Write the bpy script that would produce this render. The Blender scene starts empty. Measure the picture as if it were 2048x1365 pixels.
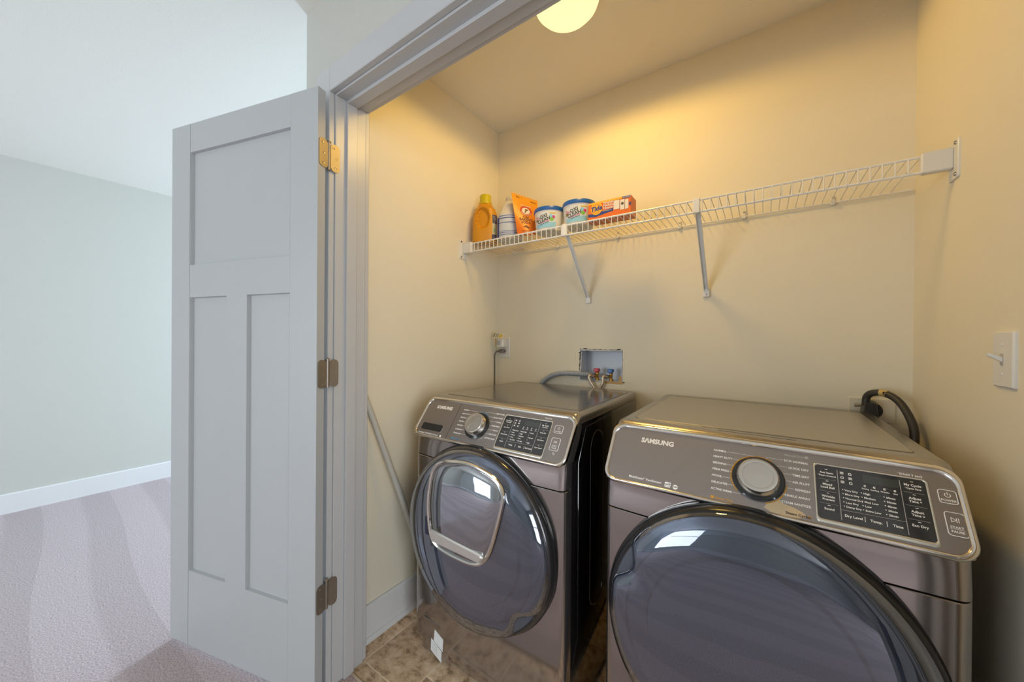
import bpy, math, random
from mathutils import Vector, Matrix
random.seed(7)
PI = math.pi
S = bpy.context.scene
COL = S.collection

# ------------------------------------------------------------------ camera
F_PX, YAW, PITCH, ROLL, CZ = 720.55, 0.6069, -0.00344, 0.0080, 1.2159
def make_camera():
    cam = bpy.data.cameras.new('camera'); o = bpy.data.objects.new('camera', cam); COL.objects.link(o)
    cam.sensor_fit = 'HORIZONTAL'; cam.sensor_width = 36.0; cam.lens = 36.0*F_PX/2048.0
    cam.clip_start = 0.02; cam.clip_end = 200
    fw = Vector((-math.sin(YAW)*math.cos(PITCH), math.cos(YAW)*math.cos(PITCH), math.sin(PITCH)))
    r0 = fw.cross(Vector((0, 0, 1))).normalized(); u0 = r0.cross(fw)
    c, s = math.cos(ROLL), math.sin(ROLL)
    r = c*r0 + s*u0; u = -s*r0 + c*u0
    m = Matrix((( r.x, u.x, -fw.x, 0), (r.y, u.y, -fw.y, 0), (r.z, u.z, -fw.z, CZ), (0, 0, 0, 1)))
    o.matrix_world = m
    S.camera = o
make_camera()

# ------------------------------------------------------------------ world, light, exposure
S.view_settings.view_transform = 'Standard'; S.view_settings.look = 'None'
S.view_settings.gamma = 1.0; S.view_settings.use_curve_mapping = False
S.view_settings.exposure = 0.0
S.cycles.use_denoising = True
S.cycles.max_bounces = 10; S.cycles.diffuse_bounces = 6; S.cycles.glossy_bounces = 5
S.cycles.transparent_max_bounces = 12; S.cycles.sample_clamp_indirect = 6.0
S.cycles.caustics_reflective = False; S.cycles.caustics_refractive = False
W = bpy.data.worlds.new('world'); S.world = W; W.use_nodes = True
W.node_tree.nodes['Background'].inputs[0].default_value = (0.72, 0.85, 1.0, 1)
W.node_tree.nodes['Background'].inputs[1].default_value = 1.3

def area(name, loc, aim, sx, sy, power, color):
    l = bpy.data.lights.new(name, 'AREA'); l.shape = 'RECTANGLE'; l.size = sx; l.size_y = sy
    l.energy = power; l.color = color
    o = bpy.data.objects.new(name, l); COL.objects.link(o); o.location = loc
    o.rotation_euler = (Vector(aim)-Vector(loc)).to_track_quat('-Z', 'Y').to_euler()
    return o
# daylight by two bedroom windows (beyond the door, to the side), plus added rear fill
area('window_daylight_far', (-3.13, 4.50, 1.435), (-3.0, 0.0, 2.2), 0.96, 1.4, 285, (0.56, 0.76, 1.0))
area('window_daylight_side', (2.64, -1.25, 1.21), (-3.0, -0.2, 1.0), 1.5, 1.95, 74, (0.90, 0.955, 1.0))
area('rear_fill_light', (-2.30, -3.48, 1.2), (-0.6, 2.0, 0.9), 1.7, 1.85, 58, (0.90, 0.96, 1.0))  # neutral fill for the lower closet, behind an added rear window

# ------------------------------------------------------------------ materials
MATS = {}
def mat(name, col, rough=0.5, metal=0.0, spec=0.5, coat=0.0, bump=None, emit=None, var=None):
    """bump = (scale, strength, distance); var = (scale, colour2, lo, hi)"""
    if name in MATS: return MATS[name]
    m = bpy.data.materials.new(name); m.use_nodes = True
    nt = m.node_tree; b = nt.nodes['Principled BSDF']
    b.inputs['Base Color'].default_value = (*col, 1); b.inputs['Roughness'].default_value = rough
    b.inputs['Metallic'].default_value = metal; b.inputs['Specular IOR Level'].default_value = spec
    if coat:
        b.inputs['Coat Weight'].default_value = coat; b.inputs['Coat Roughness'].default_value = 0.04
    tc = None
    if bump or var:
        tc = nt.nodes.new('ShaderNodeTexCoord')
    if bump:
        n = nt.nodes.new('ShaderNodeTexNoise'); n.inputs['Scale'].default_value = bump[0]; n.inputs['Detail'].default_value = 3
        bp = nt.nodes.new('ShaderNodeBump'); bp.inputs['Strength'].default_value = bump[1]; bp.inputs['Distance'].default_value = bump[2]
        nt.links.new(tc.outputs['Object'], n.inputs['Vector']); nt.links.new(n.outputs['Fac'], bp.inputs['Height'])
        nt.links.new(bp.outputs['Normal'], b.inputs['Normal'])
    if var:
        n = nt.nodes.new('ShaderNodeTexNoise'); n.inputs['Scale'].default_value = var[0]; n.inputs['Detail'].default_value = 5
        cr = nt.nodes.new('ShaderNodeValToRGB'); cr.color_ramp.elements[0].position = var[2]; cr.color_ramp.elements[1].position = var[3]
        cr.color_ramp.elements[0].color = (*col, 1); cr.color_ramp.elements[1].color = (*var[1], 1)
        nt.links.new(tc.outputs['Object'], n.inputs['Vector']); nt.links.new(n.outputs['Fac'], cr.inputs['Fac'])
        nt.links.new(cr.outputs['Color'], b.inputs['Base Color'])
    if emit:
        b.inputs['Emission Color'].default_value = (*emit[0], 1); b.inputs['Emission Strength'].default_value = emit[1]
    MATS[name] = m
    return m

wall_paint = mat('wall_paint', (0.53, 0.53, 0.485), 0.75, bump=(260, 0.25, 0.0012))
wall_paint_brightened = mat('wall_paint_brightened', (0.77, 0.71, 0.56), 0.75, bump=(260, 0.25, 0.0012))  # same wall paint, closet light put into its lighter, warmer colour
ceil_paint = mat('ceiling_paint', (0.80, 0.785, 0.72), 0.8, bump=(200, 0.25, 0.0012))
trim_paint = mat('trim_paint', (0.50, 0.505, 0.51), 0.32, bump=(120, 0.05, 0.0006))
door_paint = mat('door_paint', (0.42, 0.435, 0.445), 0.38, bump=(170, 0.12, 0.0006))
nickel = mat('satin_nickel', (0.36, 0.32, 0.27), 0.48, 1.0, bump=(300, 0.05, 0.0003))
screw_m = mat('screw_metal', (0.40, 0.36, 0.31), 0.35, 1.0)
white_plastic = mat('white_plastic', (0.72, 0.71, 0.67), 0.35)
white_wire = mat('white_wire_coating', (0.80, 0.79, 0.75), 0.35)
dark_hole = mat('dark_gap', (0.02, 0.018, 0.016), 0.7)
chrome = mat('chrome', (0.78, 0.74, 0.69), 0.12, 1.0)
black_plastic = mat('black_plastic', (0.018, 0.018, 0.02), 0.3)
black_gloss = mat('black_gloss_paint', (0.010, 0.009, 0.009), 0.09, coat=0.6)
rubber = mat('black_rubber', (0.012, 0.012, 0.013), 0.25)
cord_black = mat('black_cord', (0.03, 0.028, 0.026), 0.38)
white_ink = mat('white_ink', (0.95, 0.94, 0.91), 0.5)
grey_ink = mat('grey_ink', (0.45, 0.44, 0.43), 0.5)
gold_ink = mat('amber_ink', (0.62, 0.30, 0.03), 0.5)
blue_ink = mat('blue_ink', (0.05, 0.28, 0.55), 0.5)
dark_ink = mat('dark_ink', (0.03, 0.03, 0.04), 0.5)
silver = mat('silver_lettering', (0.84, 0.79, 0.71), 0.35)

def metal_sheet(name, col, rough, stretch):
    m = bpy.data.materials.new(name); m.use_nodes = True; nt = m.node_tree; b = nt.nodes['Principled BSDF']
    b.inputs['Base Color'].default_value = (*col, 1); b.inputs['Metallic'].default_value = 0.92; b.inputs['Roughness'].default_value = rough
    tc = nt.nodes.new('ShaderNodeTexCoord'); mp = nt.nodes.new('ShaderNodeMapping'); mp.inputs['Scale'].default_value = stretch
    n = nt.nodes.new('ShaderNodeTexNoise'); n.inputs['Scale'].default_value = 30; n.inputs['Detail'].default_value = 4
    r = nt.nodes.new('ShaderNodeMapRange'); r.inputs['To Min'].default_value = rough*0.8; r.inputs['To Max'].default_value = rough*1.35
    bp = nt.nodes.new('ShaderNodeBump'); bp.inputs['Strength'].default_value = 0.04; bp.inputs['Distance'].default_value = 0.0004
    nt.links.new(tc.outputs['Object'], mp.inputs['Vector']); nt.links.new(mp.outputs['Vector'], n.inputs['Vector'])
    nt.links.new(n.outputs['Fac'], r.inputs['Value']); nt.links.new(r.outputs['Result'], b.inputs['Roughness'])
    nt.links.new(n.outputs['Fac'], bp.inputs['Height']); nt.links.new(bp.outputs['Normal'], b.inputs['Normal'])
    return m
steel_front = metal_sheet('dark_stainless', (0.42, 0.385, 0.37), 0.10, (1, 1, 8))
steel_top = metal_sheet('brushed_dark_steel', (0.34, 0.315, 0.285), 0.16, (1, 12, 12))
steel_top_dryer = metal_sheet('brushed_warm_steel', (0.50, 0.465, 0.41), 0.30, (1, 12, 12))
frame_grey = metal_sheet('grey_console_paint', (0.40, 0.375, 0.345), 0.22, (4, 4, 4))
panel_face = metal_sheet('smoked_panel', (0.335, 0.305, 0.29), 0.36, (1, 14, 14))
display_black = mat('display_glass', (0.030, 0.031, 0.032), 0.12, coat=0.5)
display_cell = mat('display_window', (0.045, 0.052, 0.048), 0.1, coat=0.6)
liner = mat('door_liner', (0.085, 0.10, 0.125), 0.25, 0.3, coat=0.5)
bowl_m = mat('door_bowl_glass', (0.030, 0.042, 0.055), 0.08, 0.2, coat=0.8)

def smoked_glass():
    m = bpy.data.materials.new('smoked_glass'); m.use_nodes = True; nt = m.node_tree; nt.nodes.clear()
    out = nt.nodes.new('ShaderNodeOutputMaterial'); tr = nt.nodes.new('ShaderNodeBsdfTransparent'); tr.inputs[0].default_value = (0.56, 0.62, 0.72, 1)
    gl = nt.nodes.new('ShaderNodeBsdfGlossy'); gl.inputs['Roughness'].default_value = 0.02; gl.inputs['Color'].default_value = (0.80, 0.84, 0.95, 1)
    lw = nt.nodes.new('ShaderNodeLayerWeight'); lw.inputs['Blend'].default_value = 0.35
    mr = nt.nodes.new('ShaderNodeMapRange'); mr.inputs['To Min'].default_value = 0.14; mr.inputs['To Max'].default_value = 0.80
    mx = nt.nodes.new('ShaderNodeMixShader')
    nt.links.new(lw.outputs['Facing'], mr.inputs['Value']); nt.links.new(mr.outputs['Result'], mx.inputs[0])
    nt.links.new(tr.outputs[0], mx.inputs[1]); nt.links.new(gl.outputs[0], mx.inputs[2]); nt.links.new(mx.outputs[0], out.inputs[0])
    return m
glass = smoked_glass()
hatch_glass = mat('hatch_glass', (0.42, 0.44, 0.48), 0.03, 1.0)

def carpet_mat():
    m = bpy.data.materials.new('carpet'); m.use_nodes = True; nt = m.node_tree; b = nt.nodes['Principled BSDF']
    b.inputs['Roughness'].default_value = 0.95; b.inputs['Specular IOR Level'].default_value = 0.1
    b.inputs['Sheen Weight'].default_value = 0.25
    N = nt.nodes.new; L = nt.links.new
    tc = N('ShaderNodeTexCoord')
    n1 = N('ShaderNodeTexNoise'); n1.inputs['Scale'].default_value = 170; n1.inputs['Detail'].default_value = 3; n1.inputs['Roughness'].default_value = 0.7
    L(tc.outputs['Object'], n1.inputs['Vector'])
    cr = N('ShaderNodeValToRGB'); cr.color_ramp.elements[0].position = 0.36; cr.color_ramp.elements[1].position = 0.64
    cr.color_ramp.elements[0].color = (0.32, 0.25, 0.24, 1); cr.color_ramp.elements[1].color = (0.61, 0.505, 0.52, 1)
    L(n1.outputs['Fac'], cr.inputs['Fac'])
    # vacuum tracks: pile brushed this way and that
    mp = N('ShaderNodeMapping'); mp.inputs['Rotation'].default_value = (0, 0, 1.62); L(tc.outputs['Object'], mp.inputs['Vector'])
    n0 = N('ShaderNodeTexNoise'); n0.inputs['Scale'].default_value = 1.3; L(mp.outputs['Vector'], n0.inputs['Vector'])
    wv = N('ShaderNodeTexWave'); wv.wave_type = 'BANDS'; wv.bands_direction = 'X'; wv.wave_profile = 'SAW'
    wv.inputs['Scale'].default_value = 0.9; wv.inputs['Distortion'].default_value = 2.6; wv.inputs['Detail'].default_value = 0.0
    wv.inputs['Detail Scale'].default_value = 0.6
    L(mp.outputs['Vector'], wv.inputs['Vector'])
    c2 = N('ShaderNodeValToRGB'); c2.color_ramp.elements[0].position = 0.42; c2.color_ramp.elements[1].position = 0.50
    c2.color_ramp.elements[0].color = (0.93, 0.92, 0.92, 1); c2.color_ramp.elements[1].color = (1.06, 1.06, 1.07, 1)
    L(wv.outputs['Fac'], c2.inputs['Fac'])
    mx = N('ShaderNodeMix'); mx.data_type = 'RGBA'; mx.blend_type = 'MULTIPLY'; mx.inputs[0].default_value = 1.0
    L(cr.outputs['Color'], mx.inputs[6]); L(c2.outputs['Color'], mx.inputs[7]); L(mx.outputs[2], b.inputs['Base Color'])
    bp = N('ShaderNodeBump'); bp.inputs['Strength'].default_value = 0.8; bp.inputs['Distance'].default_value = 0.006
    L(n1.outputs['Fac'], bp.inputs['Height']); L(bp.outputs['Normal'], b.inputs['Normal'])
    return m
carpet = carpet_mat()

def tile_mat():
    m = bpy.data.materials.new('vinyl_stone_tile'); m.use_nodes = True; nt = m.node_tree; b = nt.nodes['Principled BSDF']
    b.inputs['Roughness'].default_value = 0.42
    N = nt.nodes.new; L = nt.links.new
    tc = N('ShaderNodeTexCoord'); oi = N('ShaderNodeObjectInfo'); ad = N('ShaderNodeVectorMath'); ad.operation = 'ADD'
    L(tc.outputs['Object'], ad.inputs[0]); sc = N('ShaderNodeVectorMath'); sc.operation = 'SCALE'; sc.inputs['Scale'].default_value = 9.0
    cb = N('ShaderNodeCombineXYZ'); L(oi.outputs['Random'], cb.inputs[0]); L(oi.outputs['Random'], cb.inputs[1]); L(cb.outputs[0], sc.inputs[0]); L(sc.outputs[0], ad.inputs[1])
    n = N('ShaderNodeTexNoise'); n.inputs['Scale'].default_value = 26; n.inputs['Detail'].default_value = 8; n.inputs['Roughness'].default_value = 0.68
    L(ad.outputs[0], n.inputs['Vector'])
    cr = N('ShaderNodeValToRGB'); e = cr.color_ramp.elements
    e[0].position = 0.37; e[0].color = (0.33, 0.215, 0.125, 1); e[1].position = 0.62; e[1].color = (0.84, 0.645, 0.45, 1)
    k = e.new(0.475); k.color = (0.66, 0.45, 0.275, 1)
    L(n.outputs['Fac'], cr.inputs['Fac'])
    hs = N('ShaderNodeHueSaturation'); mr = N('ShaderNodeMapRange'); mr.inputs['To Min'].default_value = 0.85; mr.inputs['To Max'].default_value = 1.12
    L(oi.outputs['Random'], mr.inputs['Value']); L(mr.outputs['Result'], hs.inputs['Value']); L(cr.outputs['Color'], hs.inputs['Color'])
    L(hs.outputs['Color'], b.inputs['Base Color'])
    bp = N('ShaderNodeBump'); bp.inputs['Strength'].default_value = 0.2; bp.inputs['Distance'].default_value = 0.001
    L(n.outputs['Fac'], bp.inputs['Height']); L(bp.outputs['Normal'], b.inputs['Normal'])
    return m
tile = tile_mat()
grout = mat('grout', (0.80, 0.66, 0.48), 0.7)

# ------------------------------------------------------------------ mesh helpers
ORG = {}
def V(*a): return Vector(a)
class MB:
    def __init__(s): s.v = []; s.f = []
    def add(s, vs, fs):
        k = len(s.v); s.v += [tuple(v) for v in vs]; s.f += [tuple(i+k for i in f) for f in fs]
    def loft(s, loops, cap=True, closed=True):
        n = len(loops[0]); vs = [p for l in loops for p in l]; fs = []
        for i in range(len(loops)-1):
            for j in range(n if closed else n-1):
                a = i*n+j; b = i*n+(j+1) % n
                fs.append((a, b, b+n, a+n))
        if cap:
            fs.append(tuple(reversed(range(n)))); fs.append(tuple(range((len(loops)-1)*n, len(loops)*n)))
        s.add(vs, fs)
    def box(s, a, b, c=0.0):
        x0, y0, z0 = [min(p, q) for p, q in zip(a, b)]; x1, y1, z1 = [max(p, q) for p, q in zip(a, b)]
        if c <= 0:
            s.add([(x0,y0,z0),(x1,y0,z0),(x1,y1,z0),(x0,y1,z0),(x0,y0,z1),(x1,y0,z1),(x1,y1,z1),(x0,y1,z1)],
                  [(3,2,1,0),(4,5,6,7),(0,1,5,4),(1,2,6,5),(2,3,7,6),(3,0,4,7)]); return
        def lp(z, i):
            return [(x0+i+c*0, y0+i, z) if False else p for p in oct8(x0+i, y0+i, x1-i, y1-i, z, c)]
        s.loft([lp(z0, c), lp(z0+c, 0), lp(z1-c, 0), lp(z1, c)])
    def prism(s, pts, o, ux, uy, un, h0, h1, cham=0.0):
        """extrude the 2D outline pts (in plane o,ux,uy) along un from h0 to h1, optional chamfer at h1"""
        o, ux, uy, un = Vector(o), Vector(ux), Vector(uy), Vector(un)
        def L(pp, h): return [o+ux*a+uy*b+un*h for a, b in pp]
        if cham > 0:
            s.loft([L(pts, h0), L(pts, h1-cham), L(inset(pts, cham), h1)])
        else: s.loft([L(pts, h0), L(pts, h1)])
    def ring(s, outer, inner, o, ux, uy, un, h0, h1, c=0.0):
        o, ux, uy, un = Vector(o), Vector(ux), Vector(uy), Vector(un); n = len(outer)
        def L(pp, h): return [o+ux*a+uy*b+un*h for a, b in pp]
        loops = [L(outer, h0), L(outer, h1-c), L(inset(outer, c), h1) if c else L(outer, h1), L(inset(inner, -c), h1) if c else L(inner, h1), L(inner, h1-c), L(inner, h0)]
        loops.append(loops[0]); s.loft(loops, cap=False)
    def tube(s, path, r, n=8, closed=False, rf=None):
        P = [Vector(p) for p in path]; m = len(P); loops = []
        t0 = (P[1]-P[0]).normalized(); a = t0.orthogonal().normalized()
        for i, p in enumerate(P):
            if closed: t = (P[(i+1) % m]-P[i-1])
            else: t = P[min(i+1, m-1)]-P[max(i-1, 0)]
            t.normalize(); a = (a-t*a.dot(t)).normalized(); b = t.cross(a); rr = r if rf is None else rf(i)
            loops.append([p+(a*math.cos(k*2*PI/n)+b*math.sin(k*2*PI/n))*rr for k in range(n)])
        if closed:
            loops.append(loops[0]); s.loft(loops, cap=False)
        else: s.loft(loops)
    def lathe(s, prof, o, ax=(0,0,1), ux=(1,0,0), n=32, rf=None):
        o, ax, ux = Vector(o), Vector(ax).normalized(), Vector(ux).normalized(); uy = ax.cross(ux)
        loops = []
        for i, (r, h) in enumerate(prof):
            lp = []
            for k in range(n):
                t = 2*PI*k/n; rr = max(r, 1e-5) if rf is None else max(rf(r, t, i), 1e-5)
                lp.append(o+ax*h+(ux*math.cos(t)+uy*math.sin(t))*rr)
            loops.append(lp)
        s.loft(loops)
    def grid(s, fn, nu, nv):
        vs = [fn(i/nu, j/nv) for j in range(nv+1) for i in range(nu+1)]
        fs = [(j*(nu+1)+i, j*(nu+1)+i+1, (j+1)*(nu+1)+i+1, (j+1)*(nu+1)+i) for j in range(nv) for i in range(nu)]
        s.add(vs, fs)
    def text(s, t, size, fn, align='LEFT', bold=0.0, shear=0.0):
        vs, fs, w = glyphs(t, bold, shear)
        k = {'LEFT': 0, 'CENTER': -w/2, 'RIGHT': -w}[align]
        s.add([fn((x+k)*size, y*size) for x, y in vs], fs)
    def build(s, name, m, parent=None, smooth=True, ang=35):
        o0 = ORG.get(parent.name, Vector()) if parent else Vector()
        me = bpy.data.meshes.new(name); me.from_pydata([tuple(Vector(v)-o0) for v in s.v], [], s.f)
        me.validate(); me.materials.append(m)
        if smooth and len(me.polygons):
            me.polygons.foreach_set('use_smooth', [True]*len(me.polygons)); me.set_sharp_from_angle(angle=math.radians(ang))
        o = bpy.data.objects.new(name, me); COL.objects.link(o)
        if parent: o.parent = parent
        ORG[o.name] = o0
        return o
def oct8(x0, y0, x1, y1, z, c):
    return [(x0+c,y0,z),(x1-c,y0,z),(x1,y0+c,z),(x1,y1-c,z),(x1-c,y1,z),(x0+c,y1,z),(x0,y1-c,z),(x0,y0+c,z)]
def rrect(x0, y0, x1, y1, r, n=6):
    out = []
    for cx, cy, a in ((x1-r, y1-r, 0), (x0+r, y1-r, PI/2), (x0+r, y0+r, PI), (x1-r, y0+r, 1.5*PI)):
        for k in range(n+1):
            t = a+k*(PI/2)/n; out.append((cx+r*math.cos(t), cy+r*math.sin(t)))
    return out
def rpoly(pts, r, n=6):
    """round the corners of a convex ccw polygon"""
    out = []; m = len(pts)
    for i in range(m):
        p = Vector(pts[i]); a = Vector(pts[i-1])-p; b = Vector(pts[(i+1) % m])-p
        rr = r[i] if isinstance(r, (list, tuple)) else r
        a.normalize(); b.normalize(); h = math.acos(max(-1, min(1, a.dot(b))))/2; d = rr/math.tan(h)
        c = p+(a+b).normalized()*(rr/math.sin(h)); s0 = p+a*d-c; s1 = p+b*d-c
        a0 = math.atan2(s0.y, s0.x); a1 = math.atan2(s1.y, s1.x); da = (a1-a0+PI) % (2*PI)-PI
        for k in range(n+1): t = a0+da*k/n; out.append((c.x+rr*math.cos(t), c.y+rr*math.sin(t)))
    return out
def inset(pts, d):
    out = []; n = len(pts)
    for i in range(n):
        a = Vector(pts[i-1]); b = Vector(pts[(i+1) % n]); t = b-a
        if t.length < 1e-9: out.append(tuple(pts[i])); continue
        t.normalize(); out.append((pts[i][0]-t.y*d, pts[i][1]+t.x*d))
    return out
GC = {}
def glyphs(t, bold=0.0, shear=0.0):
    key = (t, bold, shear)
    if key not in GC:
        cu = bpy.data.curves.new('t', 'FONT'); cu.body = t; cu.size = 1.0; cu.resolution_u = 2; cu.offset = bold; cu.shear = shear; cu.fill_mode = 'FRONT'
        ob = bpy.data.objects.new('t', cu); COL.objects.link(ob)
        me = bpy.data.meshes.new_from_object(ob.evaluated_get(bpy.context.evaluated_depsgraph_get()))
        vs = [(v.co.x, v.co.y) for v in me.vertices]; fs = [tuple(p.vertices) for p in me.polygons]
        COL.objects.unlink(ob); bpy.data.objects.remove(ob); bpy.data.curves.remove(cu); bpy.data.meshes.remove(me)
        GC[key] = (vs, fs, max([v[0] for v in vs] or [0]))
    return GC[key]
def plane_fn(o, ux, uy, un=(0,0,0), h=0.0):
    o, ux, uy, un = Vector(o), Vector(ux), Vector(uy), Vector(un)
    return lambda a, b: o+ux*a+uy*b+un*h
def bez(pts, n=12):
    """Catmull-Rom through pts"""
    P = [Vector(p) for p in pts]; P = [P[0]*2-P[1]]+P+[P[-1]*2-P[-2]]; out = []
    for i in range(1, len(P)-2):
        for k in range(n):
            t = k/n; a, b, c, d = P[i-1:i+3]
            out.append(0.5*((2*b)+(c-a)*t+(2*a-5*b+4*c-d)*t*t+(3*b-a-3*c+d)*t**3))
    out.append(P[-2]); return out
def thing(name, label, cat, loc, group=None):
    o = bpy.data.objects.new(name, None); COL.objects.link(o); o.location = loc; o.empty_display_size = 0.05
    ORG[o.name] = Vector(loc); o['label'] = label; o['category'] = cat
    if group: o['group'] = group
    return o
def struct(o): o['kind'] = 'structure'; return o
def sroot(name, loc=(0, 0, 0)):
    o = bpy.data.objects.new(name, None); COL.objects.link(o); o.location = loc; ORG[o.name] = Vector(loc); o['kind'] = 'structure'; return o
def part_copy(src, parent, loc):
    o = src.copy(); COL.objects.link(o); o.parent = parent; o.location = loc; ORG[o.name] = ORG[src.name]; return o

# ------------------------------------------------------------------ the setting
XL, YB, XR, ZC = -1.303, 1.717, 0.406, 2.442      # closet left / back / right / ceiling
YF, YI = 0.677, 0.793                              # closet front wall, outer and inner face
XO = -1.428                                        # outer corner of the closet block
XF, XE, YN, YS = -4.234, 2.45, 4.30, -3.30         # bedroom extents
JX, JR, JZ = -1.222, 0.365, 2.060                  # door opening
def sbox(name, boxes, m):
    b = MB()
    for a, c in boxes: b.box(a, c)
    return struct(b.build(name, m, smooth=False))
# bedroom shell with window holes
sbox('wall_left', [((XF-0.12, YS, 0), (XF, YN, ZC))], wall_paint)
WX0, WX1, WZ0, WZ1 = -3.60, -2.66, 0.75, 2.12
sbox('wall_far', [((XF-0.12, YN, 0), (WX0, YN+0.12, ZC)), ((WX1, YN, 0), (XO+0.125, YN+0.12, ZC)), ((WX0, YN, 0), (WX1, YN+0.12, WZ0)), ((WX0, YN, WZ1), (WX1, YN+0.12, ZC))], wall_paint)
RX0, RX1, RZ0, RZ1 = -3.18, -1.42, 0.26, 2.16
sbox('wall_rear', [((XF-0.12, YS-0.12, 0), (RX0, YS, ZC)), ((RX1, YS-0.12, 0), (XE+0.12, YS, ZC)), ((RX0, YS-0.12, 0), (RX1, YS, RZ0)), ((RX0, YS-0.12, RZ1), (RX1, YS, ZC))], wall_paint)
EY0, EY1, EZ0, EZ1 = -2.03, -0.47, 0.22, 2.20
sbox('wall_east', [((XE, YS, 0), (XE+0.12, EY0, ZC)), ((XE, EY1, 0), (XE+0.12, YF, ZC)), ((XE, EY0, 0), (XE+0.12, EY1, EZ0)), ((XE, EY0, EZ1), (XE+0.12, EY1, ZC))], wall_paint)
# closet walls
sbox('wall_closet_left', [((XO, YI, 0), (XL, YN, ZC))], wall_paint_brightened)
sbox('wall_closet_right', [((XR, YI, 0), (XR+0.12, YB+0.12, ZC))], wall_paint_brightened)
BX0, BX1, BZ0, BZ1 = -0.768, -0.548, 1.012, 1.171       # water box opening
sbox('wall_closet_back', [((XL, YB, 0), (BX0, YB+0.12, ZC)), ((BX1, YB, 0), (XR, YB+0.12, ZC)), ((BX0, YB, 0), (BX1, YB+0.12, BZ0)), ((BX0, YB, BZ1), (BX1, YB+0.12, ZC)), ((BX0, YB+0.1, BZ0), (BX1, YB+0.12, BZ1))], wall_paint_brightened)
sbox('wall_closet_front', [((XO, YF, 0), (JX-0.02, YI, ZC)), ((JR+0.02, YF, 0), (XE+0.12, YI, ZC)), ((JX-0.02, YF, JZ+0.02), (JR+0.02, YI, ZC))], wall_paint)
sbox('ceiling', [((XF-0.12, YS-0.12, ZC), (XE+0.12, YN+0.12, ZC+0.1))], ceil_paint)
YT = 0.748                                                # carpet meets tile
sbox('floor', [((XF-0.12, YS-0.12, -0.08), (XE+0.12, YF, 0)), ((XF-0.12, YF, -0.08), (XO, YN+0.12, 0)), ((JX-0.02, YF, -0.08), (JR+0.02, YT, 0.0))], carpet)
# tiled closet floor: one object per tile, joints recessed
ft = sbox('floor_closet', [((XL, YT, -0.08), (XR, YB, -0.0012))], grout)
ORG[ft.name] = Vector()
tx = [XL, -1.222, -0.984, -0.746, -0.508, -0.270, -0.032, 0.206, XR]
joints = {0: [YT, 1.057, 1.37, 1.68, YB], 1: [YT, 0.800, 1.040, 1.28, 1.52, YB], 2: [YT, 0.893, 1.133, 1.37, 1.61, YB]}
for i in range(len(tx)-1):
    js = joints[i] if i < 3 else joints[1+(i+1) % 2]
    for y0, y1 in zip(js, js[1:]):
        b = MB(); g = 0.0024; b.box((tx[i]+(g if i else 0), y0+g, -0.0045), (tx[i+1]-g, y1-g, random.uniform(-0.0004, 0.0)), 0.0008)
        b.build('tile', tile, ft, smooth=False)
# thin edge of the carpet tucked against the tile
b = MB(); b.tube([(JX, YT-0.004, 0.001), (JR, YT-0.004, 0.001)], 0.005, 8); struct(b.build('trim_1', mat('carpet_binding', (0.42, 0.34, 0.24), 0.8)))

def baseboard(name, p0, p1, nrm, h=0.135, t=0.014, shoe=False, m=mat('baseboard_paint', (0.70, 0.70, 0.70), 0.35)):
    p0, p1, nrm = Vector(p0), Vector(p1), Vector(nrm); b = MB()
    prof = [(0, 0), (t, 0), (t, h-0.006), (t-0.005, h), (0, h)]
    if shoe: prof = [(0, 0), (t+0.013, 0), (t+0.012, 0.008), (t+0.006, 0.017), (t, 0.019), (t, h-0.006), (t-0.005, h), (0, h)]
    b.loft([[p+nrm*a+Vector((0, 0, z)) for a, z in prof] for p in (p0, p1)])
    return struct(b.build(name, m, ang=25))
baseboard('baseboard_left', (XF, YS, 0), (XF, YN, 0), (1, 0, 0))
baseboard('baseboard_far', (XF, YN, 0), (XO, YN, 0), (0, -1, 0))
baseboard('baseboard_outer', (XO, YF, 0), (XO, YN, 0), (-1, 0, 0))
baseboard('baseboard_closet_left', (XL, YI, 0), (XL, YB, 0), (1, 0, 0), 0.142, 0.014, True)
baseboard('baseboard_closet_back', (XL, YB, 0), (XR, YB, 0), (0, -1, 0), 0.142, 0.014, True)
baseboard('baseboard_closet_right', (XR, YI, 0), (XR, YB, 0), (-1, 0, 0), 0.142, 0.014, True)
baseboard('baseboard_rear', (XF, YS, 0), (XE, YS, 0), (0, 1, 0))
baseboard('baseboard_east', (XE, YS, 0), (XE, YF, 0), (-1, 0, 0))
baseboard('baseboard_front', (JR+0.09, YF, 0), (XE, YF, 0), (0, -1, 0))

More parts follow.
